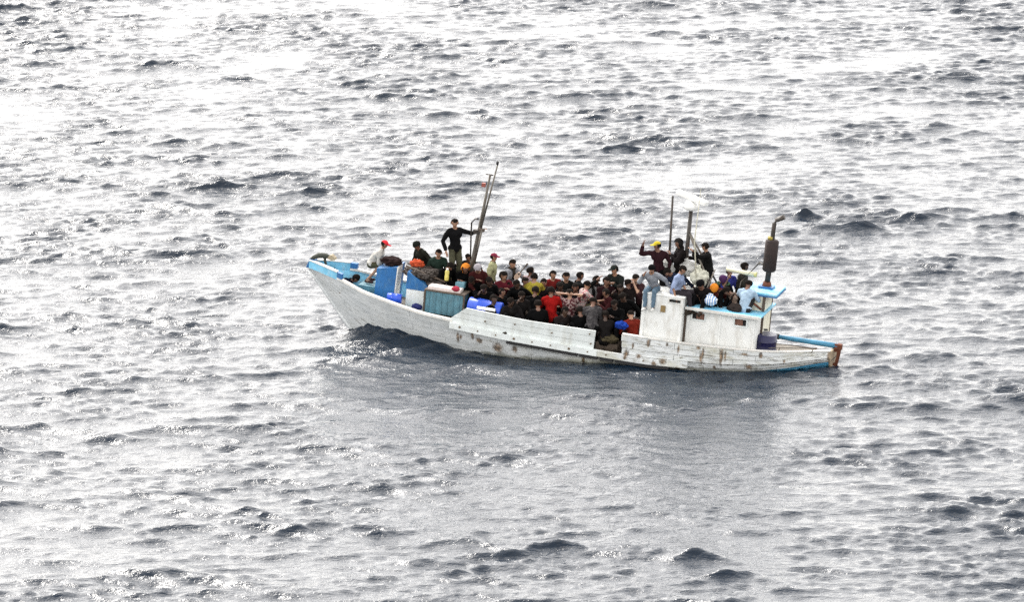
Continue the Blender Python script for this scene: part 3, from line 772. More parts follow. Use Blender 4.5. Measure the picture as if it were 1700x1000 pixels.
# cabin roof bundles
sack((1.854, -0.100, 2.741), (.30, .24, .25), 21, C_WHITE, 'sack', 'big white sack behind the person in pale denim', 'sack', None, 'white sacks on the cabin roofs')
sack((2.527, -0.050, 2.831), (.27, .21, .22), 23, C_WHITE, 'sack', 'white sack at the foot of the radar mast', 'sack', (-.10, 0, .12), 'white sacks on the cabin roofs')
sack((2.936, -0.350, 2.705), (.24, .20, .25), 25, cloth((.5, .5, .42)), 'sack', 'knotted cream sack right of the whip aerial', 'sack', (-.08, 0, .16), 'white sacks on the cabin roofs')
def stripe_mat():
    m = bpy.data.materials.new('striped_plastic'); t = NT(m)
    w = t.n.new('ShaderNodeTexWave'); w.inputs['Scale'].default_value = 5.0; w.inputs['Distortion'].default_value = 2.0
    t.l.new(t.coord(1, 1, .3), w.inputs[0])
    t.l.new(t.mix(t.ramp(w.outputs[1], .4, .6), (.70, .72, .74), (.15, .28, .52)), t.b.inputs['Base Color']); t.b.inputs['Roughness'].default_value = .45
    return m
sack((3.434, -1.050, 2.313), (.19, .17, .16), 31, stripe_mat(), 'bag', 'white and blue striped bag on the cabin roof edge', 'bag', (0, 0, .06), None, .15)
sack((4.143, -0.950, 2.179), (.22, .16, .14), 36, cloth((.03, .024, .022)), 'bag', 'dark brown bag at the end of the after roof', 'bag')
pp = aboard_at('plastic_pipe', (3.955, 0.150, 2.918)); tag(pp, 'cream plastic pipe propped before the wheelhouse roof', 'pipe')
MB().tube([(-.42, 0, .02), (.40, -.05, -.0)], .062, 12).build('tube', paint('cream_plastic', (.66, .65, .48), .4, .08), pp)
MB().tube([(.38, -.05, -.0), (.44, -.05, -.005)], .075, 12).build('end_cap', paint('yellowish_plastic', (.5, .48, .2), .4), pp)
thing(MB().tube([(-.28, 0, .20), (.30, -.02, -.14)], .03, 6), 'oar_handle', M_RUSTY, 'reddish wooden handle leaning on the wheelhouse side', 'handle', (4.492, -0.720, 2.332))
# small guitar held by the player
gt = aboard_at('guitar', (-2.340, 0.450, 1.837)); tag(gt, 'small wooden guitar with raised neck in the hands of the player', 'guitar')
R3 = Matrix.Rotation(RAD(-56), 3, 'Y') * 0.66
body_pts = []
for k in range(24):
    a = 2 * math.pi * k / 24; r = .13 + .028 * math.cos(2 * a) - .02 * math.cos(a)
    body_pts.append((r * math.cos(a) * 1.15 - .05, r * math.sin(a)))
mb = MB(); mb.prism(body_pts, -.04, .04); mb.v = [tuple(R3 @ Vector(p)) for p in mb.v]; mb.build('body', paint('varnished_wood', (.42, .30, .22), .35), gt)
mb = MB(); mb.box((.32, -.035, 0), (.42, .022, .05)); mb.v = [tuple(R3 @ Vector(p)) for p in mb.v]; mb.build('neck', M_WOOD, gt)
mb = MB(); mb.box((.58, -.03, 0), (.13, .025, .075)); mb.v = [tuple(R3 @ Vector(p)) for p in mb.v]; mb.build('headstock', M_WOOD, gt)
mb = MB(); mb.tube([(.03, -.041, 0), (.03, -.046, 0)], .04, 12); mb.v = [tuple(R3 @ Vector(p)) for p in mb.v]; mb.build('sound_hole', M_BLACK, gt)

thing(MB().box((0, 0, 0), (.9, .9, .62)), 'wooden_crate', M_WOOD, 'dark wooden crate under the passengers against the cabin front', 'crate', (1.08, .25, .78), .02)
thing(MB().box((0, 0, 0), (.5, .45, .2)), 'wooden_box', M_WOOD, 'low dark box under the feet of the tall standing man', 'box', (-4.12, .33, 1.33), .02)

# ------------------------------------------------------------------ people
SKINS = {'tan': (0.30, 0.165, 0.105), 'brown': (0.17, 0.085, 0.055), 'dark': (0.055, 0.028, 0.018), 'light': (0.34, 0.20, 0.135)}
def skin_mat(k):
    key = 'skin_' + k
    if key in MATS: return MATS[key]
    m = bpy.data.materials.new(key); t = NT(m); c = SKINS[k]
    f = t.ramp(t.noise(t.coord(), 14.0, 3.0), 0.3, 0.7)
    t.l.new(t.mix(f, tuple(x * .85 for x in c), tuple(x * 1.12 for x in c)), t.b.inputs['Base Color'])
    t.b.inputs['Roughness'].default_value = 0.5
    MATS[key] = m
    return m
M_EYE = paint('eye_dark', (0.01, 0.008, 0.007), 0.3, 0.1)
BLACK, NAVY, CHAR = (.005, .005, .0055), (.008, .010, .025), (.02, .02, .021)
HAIR = (.010, .008, .007)

def rot2(p, ang, about):                 # pitch about the y axis (positive = forwards)
    d = p - about; c, s = math.cos(ang), math.sin(ang)
    return about + Vector((d.x * c + d.z * s, d.y, -d.x * s + d.z * c))
def rotz(p, ang, about):
    d = p - about; c, s = math.cos(ang), math.sin(ang)
    return about + Vector((d.x * c - d.y * s, d.x * s + d.y * c, d.z))

LEGS = {  # pelvis height, knee, ankle (for y > 0), toe direction
    'stand': (0.93, (.03, .10, .50), (-.03, .11, .08), (.16, .03, -.04)),
    'sit': (0.10, (.42, .14, .09), (.45, .13, -.34), (.15, .03, -.05)),
    'perch': (0.55, (.26, .14, .50), (-.10, .12, .10), (.15, .03, -.05)),
    'floor': (0.11, (.33, .16, .42), (.52, .13, .06), (.14, .03, -.03)),
    'kneel': (0.50, (.14, .13, .07), (-.30, .11, .07), (-.12, .01, -.02)),
    'squat': (0.30, (.34, .19, .47), (.06, .15, .09), (.15, .04, -.05)),
    'dangle': (0.10, (.38, .13, .04), (.46, .12, -.38), (.15, .02, -.06)),
}
ARMS = {  # hand target relative to the shoulder, in the torso frame (y outwards)
    'down': ((.06, .10, -.50), (-.5, .6, 0)), 'lap': ((.28, -.10, -.42), (-.3, .8, -.3)), 'knee': ((.42, -.02, -.22), (-.1, .7, -.6)),
    'akimbo': ((.05, .02, -.42), (-.5, 1, 0)), 'fwd': ((.50, .02, -.08), (0, .4, -1)), 'side': ((.05, .53, -.03), (-.2, 0, -1)),
    'up': ((.10, .22, .26), (-.1, .8, -1)), 'face': ((.22, -.02, .12), (.3, .7, -1)), 'chest': ((.26, -.16, -.08), (0, .8, -.8)),
    'nape': ((-.04, -.06, .20), (0, 1, .5)), 'prop': ((-.16, .26, -.46), (-.6, .5, .2)), 'reach': ((.44, .14, .22), (0, .6, -1)),
    'strum': ((.24, -.14, -.26), (-.4, .9, -.2)), 'fret': ((.36, .20, -.06), (0, .7, -.9)),
}
def ik(s, h, l1, l2, pole):
    d = h - s; n = min(d.length, (l1 + l2) * 0.985)
    d = d.normalized(); h = s + d * n
    a = (l1 * l1 - l2 * l2 + n * n) / (2 * n)
    r = math.sqrt(max(0.0, l1 * l1 - a * a))
    pv = Vector(pole); pv = (pv - d * pv.dot(d)).normalized()
    return s + d * a + pv * r, h

def skeleton(pose, lean, twist, turn, nod, arms, size, bend=0.0):
    hz, kn, an, toe = LEGS[pose]
    J = {}
    pel = Vector((0, 0, hz)); J['pel'] = pel
    up = lambda x, y, z: rotz(rot2(pel + Vector((x, y, z)), lean, pel), twist, pel)
    J['waist'] = up(0, 0, .15); J['chest'] = up(.01, 0, .37)
    J['neck'] = up(.0, 0, .52)
    hc = Vector((.02, 0, .13)); hc = rot2(hc, nod + lean * 0.45, Vector()); hc = rotz(hc, turn + twist, Vector())
    J['head'] = J['neck'] + hc
    J['hfwd'] = rotz(rot2(Vector((1, 0, 0)), nod + lean * 0.45, Vector()), turn + twist, Vector())
    for s, k in ((1, 'L'), (-1, 'R')):
        J['sh' + k] = up(0, .178 * s, .445)
        J['ch' + k] = up(.01, .07 * s, .35)
        J['hip' + k] = pel + Vector((0, .078 * s, -.01))
        J['kn' + k] = Vector((kn[0], kn[1] * s, kn[2])); J['an' + k] = Vector((an[0], an[1] * s, an[2]))
        J['to' + k] = J['an' + k] + Vector((toe[0], toe[1] * s, toe[2]))
        a = arms[0 if s > 0 else 1]
        tgt, pole = ARMS[a] if isinstance(a, str) else a
        tv = rotz(rot2(Vector((tgt[0], tgt[1] * s, tgt[2])), lean * .7, Vector()), twist, Vector())
        pv = rotz(Vector((pole[0], pole[1] * s, pole[2])), twist, Vector())
        J['el' + k], J['ha' + k] = ik(J['sh' + k], J['sh' + k] + tv, .29, .27, pv)
    for k in J:
        if k != 'hfwd': J[k] = J[k] * size
    return J

def bones_of(J, z):
    b = []
    def add(reg, a, c, r0, r1): b.append((reg, J[a] if isinstance(a, str) else a, J[c] if isinstance(c, str) else c, r0 * z, r1 * z))
    add('pelvis', 'hipL', 'hipR', .098, .098); add('torso', 'pel', 'waist', .126, .128)
    add('torso', 'waist', 'chest', .128, .122); add('torso', 'chL', 'chR', .106, .106)
    for k in 'LR': add('torso', J['neck'].lerp(J['chest'], .12), J['sh' + k], .050, .055)
    add('neck', 'neck', 'head', .055, .052)
    f = J['hfwd']; h = J['head']
    upv = (h - J['neck']).normalized()
    add('head', h - f * .018 * z + upv * .03 * z, h - f * .01 * z + upv * .035 * z, .092, .092)
    add('head', h + f * .02 * z + upv * .02 * z, h + f * .03 * z - upv * .055 * z, .078, .055)
    add('head', h + f * .085 * z + upv * .0 * z, h + f * .103 * z - upv * .022 * z, .012, .016)
    sd = f.cross(upv).normalized()
    for s in (1, -1): add('head', h + sd * .082 * s * z + upv * .012 * z, h + sd * .088 * s * z - upv * .022 * z, .018, .013)
    for k in 'LR':
        add('uarm', 'sh' + k, 'el' + k, .054, .046); add('farm', 'el' + k, 'ha' + k, .042, .029)
        d = (J['ha' + k] - J['el' + k]).normalized()
        add('hand', J['ha' + k], J['ha' + k] + d * .075 * z, .030, .033)
        add('thigh', 'hip' + k, 'kn' + k, .088, .060); add('calf', 'kn' + k, 'an' + k, .058, .040)
        heel = J['an' + k] + (J['an' + k] - J['to' + k]).normalized() * .04 * z
        heel.z = J['to' + k].z + .012 * z
        add('foot', heel, 'to' + k, .040, .036); add('foot', 'an' + k, heel, .040, .038)
    return b

def capsule(mb, a, c, r0, r1, n=8):
    d = (c - a); L = d.length
    d = d / L if L > 1e-6 else Vector((0, 0, 1))
    pts, rs = [], []
    for ang in (80, 45, 15): pts.append(a - d * r0 * math.sin(RAD(ang))); rs.append(r0 * math.cos(RAD(ang)))
    for ang in (15, 45, 80): pts.append(c + d * r1 * math.sin(RAD(ang))); rs.append(r1 * math.cos(RAD(ang)))
    mb.tube(pts, rs, n)

PEOPLE = []
def person(head, pose, facing, label, shirt, trousers, hair=HAIR, hat=None, lean=8, twist=0, turn=0, nod=0, arms=('lap', 'lap'),
           skin='brown', size=1.0, sleeves='short', shorts=False, shoes=(.03, .025, .02), long_hair=False, pattern=None, hood=None, scarf=None, vest=None):
    rr = random.Random(len(PEOPLE) * 7 + 3)
    turn += rr.uniform(-28, 28); nod += rr.uniform(-6, 12); lean += rr.uniform(-4, 9); size *= rr.uniform(0.95, 1.04)
    if arms == ('lap', 'lap'): arms = rr.choice((('lap', 'knee'), ('knee', 'lap'), ('chest', 'lap'), ('knee', 'knee'), ('lap', 'face'), ('down', 'lap'), ('prop', 'knee')))
    shirt = tuple(x * 0.62 for x in shirt)
    PEOPLE.append(dict(head=Vector(head), pose=pose, facing=facing, label=label, shirt=shirt, trousers=trousers, hair=hair, hat=hat, lean=RAD(lean), twist=RAD(twist),
                       turn=RAD(turn), nod=RAD(nod), arms=arms, skin=skin, size=size * 1.06, sleeves=sleeves, shorts=shorts, shoes=shoes, long_hair=long_hair, pattern=pattern, hood=hood, scarf=scarf, vest=vest))

def finger(mb, p, d, nrm, L, r):
    a = p - d * .012; b = p + d * L * .5 + nrm * L * .06; c = p + d * L * .92 + nrm * L * .30
    mb.tube([a, b, c], [r, r * .92, r * .7], 5)

def make_people():
    tmp = []
    for P in PEOPLE:
        z = P['size']
        J = skeleton(P['pose'], P['lean'], P['twist'], P['turn'], P['nod'], P['arms'], z)
        P['J'] = J; P['B'] = bones_of(J, z)
        mb = MB()
        for reg, a, c, r0, r1 in P['B']: capsule(mb, a, c, r0, r1)
        me = bpy.data.meshes.new('tmp'); me.from_pydata(mb.v, [], mb.f)
        o = bpy.data.objects.new('tmp', me); COL.objects.link(o)
        bm = bmesh.new(); bm.from_mesh(me); bmesh.ops.recalc_face_normals(bm, faces=bm.faces); bm.to_mesh(me); bm.free()
        md = o.modifiers.new('r', 'REMESH'); md.mode = 'VOXEL'; md.voxel_size = 0.024
        sm = o.modifiers.new('s', 'SMOOTH'); sm.factor = 0.5; sm.iterations = 2
        tmp.append(o)
    dg = bpy.context.evaluated_depsgraph_get()
    ms = []
    for o in tmp:
        e = o.evaluated_get(dg); m = e.to_mesh()
        co = np.empty(len(m.vertices) * 3, np.float32); m.vertices.foreach_get('co', co)
        no = np.empty(len(m.vertices) * 3, np.float32); m.vertices.foreach_get('normal', no)
        fs = [tuple(p.vertices) for p in m.polygons]
        ms.append((co.reshape(-1, 3), no.reshape(-1, 3), fs)); e.to_mesh_clear()
    for o in tmp:
        me = o.data; bpy.data.objects.remove(o); bpy.data.meshes.remove(me)
    for i, (P, (co, no, fs)) in enumerate(zip(PEOPLE, ms)): finish(P, co, no, fs, i)

def finish(P, co, no, fs, seed):
    J, z = P['J'], P['size']
    best = np.full(len(co), 1e9); reg = np.empty(len(co), object); tpar = np.zeros(len(co))
    for name, a, c, r0, r1 in P['B']:
        a_, c_ = np.array(a), np.array(c); d = c_ - a_; L2 = max(1e-9, d @ d)
        t = np.clip(((co - a_) @ d) / L2, 0, 1)
        dist = np.linalg.norm(co - (a_ + t[:, None] * d), axis=1) - (r0 + (r1 - r0) * t)
        m = dist < best
        best[m] = dist[m]; reg[m] = name; tpar[m] = t[m]
    head = P['head']
    off = J['head']
    R = Matrix.Rotation(RAD(P['facing']), 4, 'Z')
    base_w = BM @ head - (R @ off)
    root_m = Matrix.Translation(base_w) @ R
    #DIAG
    # body: one surface, with separate fingers rooted in the palms
    mb = MB(); mb.add([Vector(p) for p in co], fs, True)
    nb = len(mb.f)
    for k, s in (('L', 1), ('R', -1)):
        d = (J['ha' + k] - J['el' + k]).normalized(); sd = d.cross(Vector((0, 0, 1)))
        sd = sd.normalized() if sd.length > .1 else Vector((0, 1, 0)); nr = sd.cross(d)
        tip = J['ha' + k] + d * .095 * z
        for j, L in enumerate((.068, .078, .074, .058)):
            finger(mb, tip + sd * (j - 1.5) * .019 * z, (d + sd * (j - 1.5) * .08).normalized(), nr * -1, L * z, .0085 * z)
        finger(mb, J['ha' + k] + d * .03 * z + sd * -.032 * z * s, (d * .7 - sd * .8 * s).normalized(), nr * -1, .058 * z, .010 * z)
    f, h = J['hfwd'], J['head']; upv = (h - J['neck']).normalized(); sd = f.cross(upv).normalized()
    nskin = len(mb.f)
    for s in (1, -1):
        mb.blob(h + f * .082 * z + upv * .022 * z + sd * .032 * s * z, (.013, .013, .009), 1, 0, 1)
    mb.blob(h + f * .083 * z - upv * .052 * z, (.010, .024, .006), 1, 0, 1)
    body = mb.build('person', skin_mat(P['skin']))
    body.data.materials.append(M_EYE)
    idx = np.zeros(len(body.data.polygons), np.int32); idx[nskin:] = 1
    body.data.polygons.foreach_set('material_index', idx)
    body.matrix_world = root_m
    tag(body, P['label'], 'person', 'people aboard the boat')
    def wear(name, pred, thick, mat, fold=0.0, loose=None):
        sel = pred(co, reg, tpar)
        use = [q for q in fs if all(sel[j] for j in q)]
        if not use: return None
        ids = sorted({j for q in use for j in q}); mp = {j: n for n, j in enumerate(ids)}
        w = MB(); vs = []
        for j in ids:
            p, n_ = Vector(co[j]), Vector(no[j])
            k = thick + fold * noise.noise(p * 9.0 + Vector((seed * 2.3, 0, seed)))
            if loose: k += loose(p, reg[j])
            vs.append(p + n_ * k)
        w.add(vs, [tuple(mp[j] for j in q) for q in use], True)
        me = bpy.data.meshes.new(name); me.from_pydata(w.v, [], w.f); me.polygons.foreach_set('use_smooth', w.s)
        me.materials.append(mat)
        o = bpy.data.objects.new(name, me); COL.objects.link(o); o.parent = body
        return o
    isin = lambda reg, names: np.isin(reg.astype(str), names)
    pel = np.array(J['pel']); wa = np.array(J['waist'] - J['pel']); wa = wa / np.linalg.norm(wa)
    hgt = (co - pel) @ wa
    # trousers, shirt, shoes
    low = ['pelvis', 'thigh'] + ([] if P['shorts'] else ['calf'])
    wear('shorts' if P['shorts'] else 'trousers', lambda c, r, t: isin(r, low) | (isin(r, ['torso']) & (hgt < .05)), .020, cloth(P['trousers']), .018)
    arm = {'none': [], 'short': ['uarm'], 'long': ['uarm', 'farm']}[P['sleeves']]
    top = ['torso'] + arm + (['neck'] if P['hood'] else [])
    wear('shirt' if P['sleeves'] != 'long' else 'jacket', lambda c, r, t: isin(r, top) | (isin(r, ['pelvis']) & (hgt > -.03)), .024, cloth(P['shirt'], P['pattern']), .022)
    if P['vest']:
        wear('vest', lambda c, r, t: isin(r, ['torso']) & (np.abs((c - pel) @ np.array(sd)) > .07), .036, cloth(P['vest']), .01)
    mid = (np.array(J['anL']) + np.array(J['anR'])) / 2; lr = np.array(J['anL']) - np.array(J['anR'])
    for s in (1, -1): wear('shoe', lambda c, r, t: isin(r, ['foot']) & (((c - mid) @ lr) * s > 0), .010, cloth(P['shoes']), 0.0)
    rel = co - np.array(h); hf, hu = rel @ np.array(f), rel @ np.array(upv)
    if P['hair'] is not None:
        lim = -.14 if P['long_hair'] else -.03
        wear('hair', lambda c, r, t: isin(r, ['head'] + (['neck'] if P['long_hair'] else [])) & ((hu > .052 * z) | ((hf < (.015 if not P['long_hair'] else .035) * z) & (hu > lim * z))),
             .010 + .012 * random.Random(seed).random() if not P['long_hair'] else .024, cloth(P['hair']), .018)
    if P['hood']:
        wear('hood', lambda c, r, t: isin(r, ['head', 'neck']) & ((hf < .03 * z) | (hu > .075 * z)), .034, cloth(P['hood']), .012)
    if P['hat']:
        kind, colr = P['hat'][0], P['hat'][1]
        cap = wear('cap' if kind == 'cap' else 'hat', lambda c, r, t: isin(r, ['head']) & (hu > (.048 if kind == 'cap' else .02) * z), .024, cloth(colr), .004)
        if kind == 'cap' and cap:
            b = MB(); c0 = h + upv * .055 * z
            pts = [c0 + (f * math.cos(a) * (.19 if abs(a) < 1.2 else .10) + sd * math.sin(a) * .088) * z for a in np.linspace(-1.35, 1.35, 9)]
            inner = [c0 + (f * math.cos(a) * .075 + sd * math.sin(a) * .085) * z + upv * .012 for a in np.linspace(-1.35, 1.35, 9)]
            vs = pts + inner + [p - upv * .012 for p in pts] + [p - upv * .012 for p in inner]
            q = []
            for k in range(8): q += [(k, k + 1, 10 + k, 9 + k), (18 + k, 27 + k, 28 + k, 19 + k), (k, 18 + k, 19 + k, k + 1)]
            b.add(vs, q); o = b.build('cap_brim', cloth(colr)); o.parent = cap
    if P['scarf']:
        s_ = MB(); n0 = J['neck']; ch = J['chest']; fw = f
        s_.tube([n0 + (fw * math.cos(a) + sd * math.sin(a)) * .085 * z + upv * .02 for a in np.linspace(0, 2 * math.pi, 11)], .035 * z, 6)
        s_.tube([n0 + fw * .10 * z, n0.lerp(ch, .6) + fw * .16 * z, ch + fw * .15 * z - upv * .10 * z], [.035 * z, .045 * z, .04 * z], 6)
        s_.build('scarf', cloth(P['scarf']), body)

OLIVE, CAMO, MAROON, GREYJ, DENIM = (.05, .05, .03), (.07, .07, .045), (.09, .018, .022), (.16, .17, .18), (.10, .15, .20)
# --- bow
person((-6.969, 0.350, 1.042), 'squat', 350, 'person in dark navy clothes slumped inside the bow beside the blue lining', NAVY, (.035, .015, .02), lean=72, nod=10, arms=('knee', 'knee'), sleeves='long', shoes=CHAR)
person((-6.214, 0.350, 2.121), 'perch', 350, 'person in red cap and white shirt leaning on the tall blue box', (.62, .60, .56), OLIVE, hat=('cap', (.50, .03, .04)), lean=32, nod=4, arms=('strum', 'lap'), shorts=True, skin='tan', sleeves='long', shoes=(.05, .03, .03), size=.97)
person((-5.280, 0.350, 2.242), 'stand', 215, 'person in dark cap and dark T-shirt with hand on hip behind tarpaulin pile', (.022, .024, .018), CHAR, hat=('hat', (.012, .014, .012)), lean=14, nod=12, arms=('akimbo', 'lap'), size=.98)
person((-4.614, 0.250, 2.140), 'sit', 275, 'young person in dark green T-shirt beside the tarpaulin pile', (.025, .045, .035), CHAR, arms=('lap', 'down'), lean=6, skin='tan', size=.92)
person((-4.155, 0.750, 1.929), 'sit', 80, 'dark-haired person in black behind the legs of the standing man', BLACK, BLACK, sleeves='long')
person((-4.117, -0.250, 1.945), 'sit', 300, 'person in black with lowered head in front of the standing man', BLACK, BLACK, lean=28, nod=30, sleeves='long')
person((-4.236, 0.300, 3.042), 'stand', 292, 'person in black jumper standing tall, arm stretched out to the fore mast', (.010, .010, .011), CAMO, arms=('side', 'down'), sleeves='long', lean=0, turn=-4, skin='tan', size=1.02)
person((-3.682, -0.200, 1.949), 'sit', 250, 'person with orange headscarf seated at the foot of the fore mast', BLACK, BLACK, hair=None, hood=(.60, .20, .03), lean=18, nod=22, sleeves='long')
person((-3.956, 0.950, 1.967), 'stand', 250, 'dark-haired person half hidden behind the fore mast', CHAR, BLACK, size=.86)
person((-3.300, -0.350, 2.039), 'sit', 285, 'person in grey hat and dark red top right of the fore mast foot', (.05, .012, .012), BLACK, hat=('hat', (.28, .26, .28)), lean=14, nod=18, skin='brown', sleeves='long')
person((-3.122, 0.600, 2.167), 'stand', 350, 'person in maroon cap and pale yellow-green shirt looking towards the stern', (.42, .42, .24), CHAR, hat=('cap', (.16, .025, .045)), lean=4, arms=('down', 'down'), skin='tan', size=.9)
person((-2.696, 0.200, 1.787), 'sit', 300, 'long-haired person in dark red top below the maroon cap wearer', (.13, .018, .028), BLACK, long_hair=True, skin='tan', lean=4)
person((-2.616, 0.750, 2.022), 'sit', 318, 'person in light grey shirt playing a small guitar', (.34, .35, .38), BLACK, arms=('fret', 'strum'), lean=10, skin='tan', sleeves='short', scarf=(.03, .025, .02))
person((-2.137, 0.950, 1.844), 'sit', 30, 'dark-haired person in pale pink shirt behind the yellow shirt', (.55, .42, .44), BLACK)
person((-1.850, 0.300, 1.858), 'sit', 75, 'person in mustard yellow shirt with back turned', (.40, .33, .05), BLACK, lean=12, arms=('knee', 'fwd'), skin='tan')
person((-1.587, -0.450, 1.671), 'sit', 80, 'black-haired person in black directly in front of the yellow shirt', BLACK, BLACK, sleeves='long')
person((-1.483, 0.900, 1.851), 'sit', 285, 'person in brick red T-shirt sitting along the far rail', (.20, .022, .020), CHAR, arms=('lap', 'knee'), skin='tan')
person((-1.116, 0.950, 1.843), 'sit', 288, 'person in black shirt facing the camera between red shirt and profile', (.016, .017, .017), BLACK, sleeves='long', skin='tan')
person((-0.701, 0.850, 1.945), 'sit', 5, 'person in black seen in profile with one arm raised towards the stern', (.012, .013, .013), BLACK, arms=('lap', 'reach'), sleeves='long', skin='brown')
person((-1.109, -0.600, 1.777), 'sit', 85, 'person in bright red T-shirt with back turned by the bulwark', (.36, .012, .011), BLACK, lean=10, skin='brown')
person((-0.618, -0.450, 1.750), 'sit', 70, 'person in maroon patterned shirt clasping hands behind the head', (.10, .03, .035), BLACK, pattern=(.24, .18, .17), arms=('nape', 'nape'), skin='tan', lean=14)
person((-0.237, -0.100, 1.968), 'sit', 20, 'person in white shirt with pink pattern reaching an arm sternwards', (.55, .46, .44), (.06, .055, .03), pattern=(.36, .14, .15), arms=('knee', 'fwd'), lean=22, skin='tan')
person((-0.232, 0.850, 1.896), 'sit', 290, 'person in grey shirt, black waistcoat and dark scarf near the cabin', (.40, .40, .40), BLACK, scarf=(.02, .016, .018), vest=(.012, .012, .013), skin='brown')
person((0.275, 0.750, 2.285), 'stand', 238, 'person in black peaked cap and dark jacket holding hands to chest', (.022, .026, .024), BLACK, hat=('cap', (.014, .018, .016)), arms=('chest', 'chest'), sleeves='long', skin='tan', size=.98)
person((0.729, 0.550, 2.021), 'sit', 110, 'dark-haired person between the capped man and the cabin corner', (.02, .015, .015), BLACK, sleeves='long')
person((0.953, 0.550, 2.192), 'stand', 215, 'person with tan face in dark maroon beside the cabin corner', (.05, .022, .025), BLACK, skin='light', lean=6, nod=8, arms=('face', 'lap'))
person((-0.151, -1.000, 1.469), 'floor', 90, 'black-clad person low against the bulwark with back turned', BLACK, BLACK, sleeves='long')
person((0.160, -0.850, 1.719), 'sit', 85, 'person in grey patterned top hunched with back turned near the gangway', (.085, .08, .082), BLACK, pattern=(.03, .028, .03), lean=32, nod=20, sleeves='long')
person((1.201, -0.720, 1.476), 'squat', 105, 'person in red jacket crouching at the gangway beside a blue bag', (.17, .02, .012), (.03, .02, .02), lean=30, nod=24, arms=('knee', 'knee'), skin='tan', sleeves='long')
# --- dark figures packed amidships
person((-2.931, -0.400, 1.730), 'sit', 300, 'black-clad person above the large blue drum', BLACK, BLACK, sleeves='long', skin='dark', nod=14)
person((-2.958, -0.800, 1.609), 'squat', 270, 'crouching black-clad person next to the teal crate', BLACK, BLACK, sleeves='long', skin='dark', nod=20, lean=20)
person((-2.454, -0.750, 1.572), 'sit', 330, 'black-clad person sitting just behind the start of the raised bulwark', BLACK, (.02, .018, .018), sleeves='short', skin='brown', arms=('knee', 'lap'))
person((-2.196, -0.200, 1.728), 'sit', 250, 'dark figure seated below the guitar player', BLACK, BLACK, sleeves='long', skin='dark', nod=10)
person((-1.860, -0.850, 1.583), 'sit', 285, 'black-clad figure by the bulwark below the guitar player', (.018, .016, .016), BLACK, skin='dark', sleeves='long')
person((-1.331, -1.050, 1.470), 'floor', 90, 'black-clad figure low between the yellow and bright red shirts', BLACK, BLACK, sleeves='long')
person((-0.544, -1.100, 1.414), 'floor', 300, 'black-clad figure low beside the bright red T-shirt', (.02, .015, .015), BLACK, skin='dark', sleeves='long')
person((0.305, -0.100, 1.829), 'sit', 200, 'dark figure beneath the outstretched arm', (.05, .012, .014), BLACK, sleeves='long', skin='brown')
person((0.728, -0.750, 1.716), 'sit', 250, 'black-clad figure between the patterned back and the red jacket', BLACK, BLACK, sleeves='long', skin='dark', nod=10)
person((0.811, -0.200, 1.809), 'sit', 270, 'black-clad figure next to the front wall of the cabin', BLACK, BLACK, sleeves='long', skin='dark', nod=16)
person((-2.611, 0.350, 1.510), 'sit', 320, 'dark figure just right of the long-haired person', (.02, .012, .012), BLACK, sleeves='long', skin='brown')
person((-2.082, 0.250, 1.715), 'sit', 290, 'dark figure left of the mustard yellow shirt', (.012, .012, .014), BLACK, sleeves='long', skin='brown', nod=8)
person((-1.578, 0.350, 1.734), 'sit', 300, 'dark figure right of the mustard yellow shirt', (.018, .012, .014), BLACK, sleeves='long', skin='brown')
person((-1.071, 0.200, 1.741), 'sit', 260, 'dark figure behind the bright red T-shirt', (.012, .012, .012), BLACK, sleeves='long', skin='dark')
person((-0.682, 0.350, 1.733), 'sit', 285, 'dark figure left of the pink patterned white shirt', (.014, .012, .016), BLACK, sleeves='long', skin='brown')
person((0.158, 0.450, 2.008), 'sit', 280, 'dark figure below the raised forearms of the capped man', (.03, .012, .014), BLACK, sleeves='long', skin='brown')
person((0.613, 0.250, 1.917), 'sit', 250, 'dark figure under the elbow of the capped man', (.012, .010, .010), BLACK, sleeves='long', skin='dark')
person((-2.550, -1.150, 1.443), 'floor', 310, 'dark figure low beside the right end of the large blue drum', BLACK, BLACK, sleeves='long', skin='dark')
person((-2.070, -1.150, 1.448), 'floor', 270, 'dark figure low at the bulwark right of the large blue drum', (.014, .012, .012), BLACK, sleeves='long', skin='dark', nod=15)
person((0.566, -1.000, 1.442), 'floor', 100, 'dark figure low at the gangway end of the bulwark', (.016, .014, .014), BLACK, sleeves='long', skin='dark')
person((-3.414, -0.450, 1.702), 'sit', 250, 'dark figure hunched below the orange headscarf', BLACK, BLACK, sleeves='long', skin='dark', lean=20, nod=24)
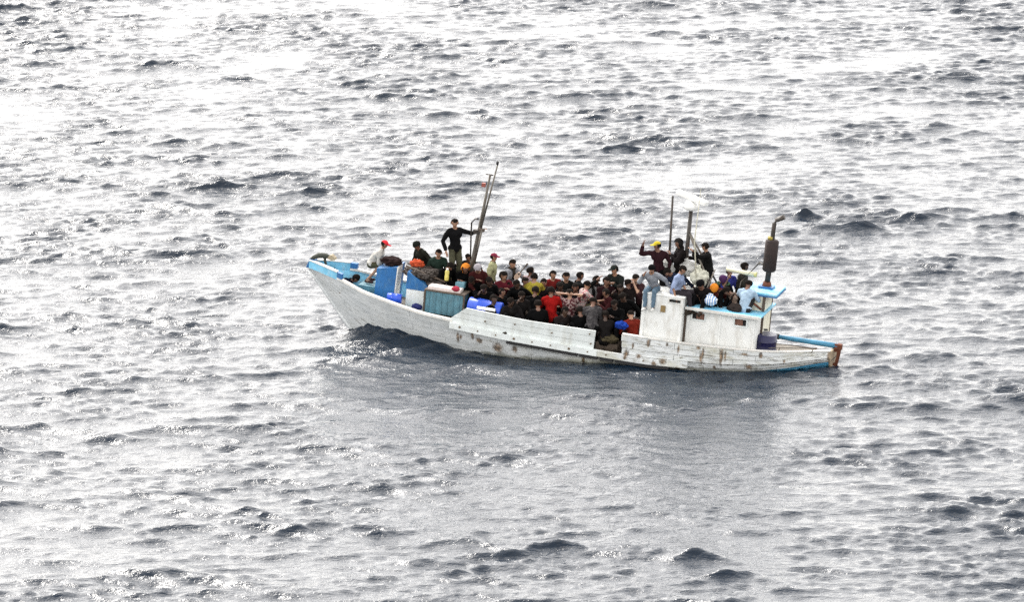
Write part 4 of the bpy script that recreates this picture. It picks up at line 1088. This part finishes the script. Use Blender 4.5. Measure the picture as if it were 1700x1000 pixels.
# --- on the cabins
person((1.693, -0.450, 3.434), 'kneel', 262, 'person in yellow cap waving a raised hand on the cabin roof', (.035, .014, .018), BLACK, hat=('cap', (.42, .34, .03)), arms=('down', 'up'), turn=-50, sleeves='long', lean=2, skin='brown', size=.94)
person((1.817, -1.360, 3.010), 'dangle', 250, 'person in black cap and pale denim with legs hanging over the cabin edge', (.36, .38, .42), DENIM, hat=('hat', BLACK), arms=('prop', 'face'), lean=20, nod=4, size=.95, sleeves='long', shoes=(.6, .6, .58), skin='tan')
person((2.067, -0.550, 2.787), 'sit', 235, 'person in navy jacket half hidden between denim and light blue shirt', (.025, .035, .07), NAVY, lean=35, nod=30, sleeves='long')
person((2.605, -1.100, 3.038), 'sit', 345, 'person in light blue shirt with back turned on the cabin roof', (.34, .42, .62), (.03, .026, .03), lean=8, arms=('lap', 'down'), nod=14, skin='tan')
person((2.182, 0.000, 3.479), 'kneel', 195, 'hooded person in black between the aerial pole and radar mast', (.016, .013, .013), BLACK, hood=(.012, .011, .011), hair=None, sleeves='long', lean=-2, nod=10)
person((2.613, 0.300, 3.140), 'kneel', 195, 'dark figure bending over white sacks behind the mast stay', BLACK, BLACK, lean=30, nod=20, sleeves='long', skin='dark', size=.9)
person((2.903, 0.100, 3.463), 'stand', 188, 'person in black hooded top standing and hugging the mast stay', (.011, .011, .012), (.012, .012, .013), arms=('reach', 'fwd'), lean=8, nod=10, sleeves='long', skin='tan', size=.9)
person((3.612, 0.200, 2.855), 'sit', 300, 'person in bright blue-violet shirt sitting before the wheelhouse', (.07, .08, .38), CHAR, skin='brown', arms=('lap', 'lap'), size=.95)
person((3.993, 0.300, 3.026), 'sit', 350, 'dark-haired person in camouflage shirt behind the white pipe', (.05, .045, .035), CHAR, pattern=(.02, .02, .018), skin='dark', sleeves='long')
person((3.516, -0.100, 2.687), 'floor', 290, 'person in purple hat and green patterned top on after cabin roof', (.03, .035, .03), BLACK, hat=('hat', (.06, .025, .075)), pattern=(.09, .16, .10), lean=26, nod=30, sleeves='long')
person((3.473, -0.850, 2.610), 'floor', 275, 'person with orange cap and dark red top on after cabin roof', (.10, .02, .02), BLACK, hat=('hat', (.50, .17, .02)), hair=None, lean=34, nod=38, sleeves='long')
person((4.351, -0.600, 2.788), 'floor', 70, 'person in pale blue shirt hunched with back turned before the wheelhouse', (.50, .66, .82), CHAR, lean=26, nod=24, arms=('knee', 'knee'))
person((3.807, -0.750, 2.554), 'floor', 200, 'person in brown jacket bent forward on the after cabin roof', (.13, .095, .075), BLACK, pattern=(.20, .15, .12), lean=50, nod=30, arms=('knee', 'knee'), sleeves='long')
person((3.105, -0.950, 2.678), 'floor', 240, 'person in black hat and black clothes seated behind the striped bag', (.014, .012, .012), BLACK, hat=('hat', BLACK), lean=18, nod=20, sleeves='long')
make_people()
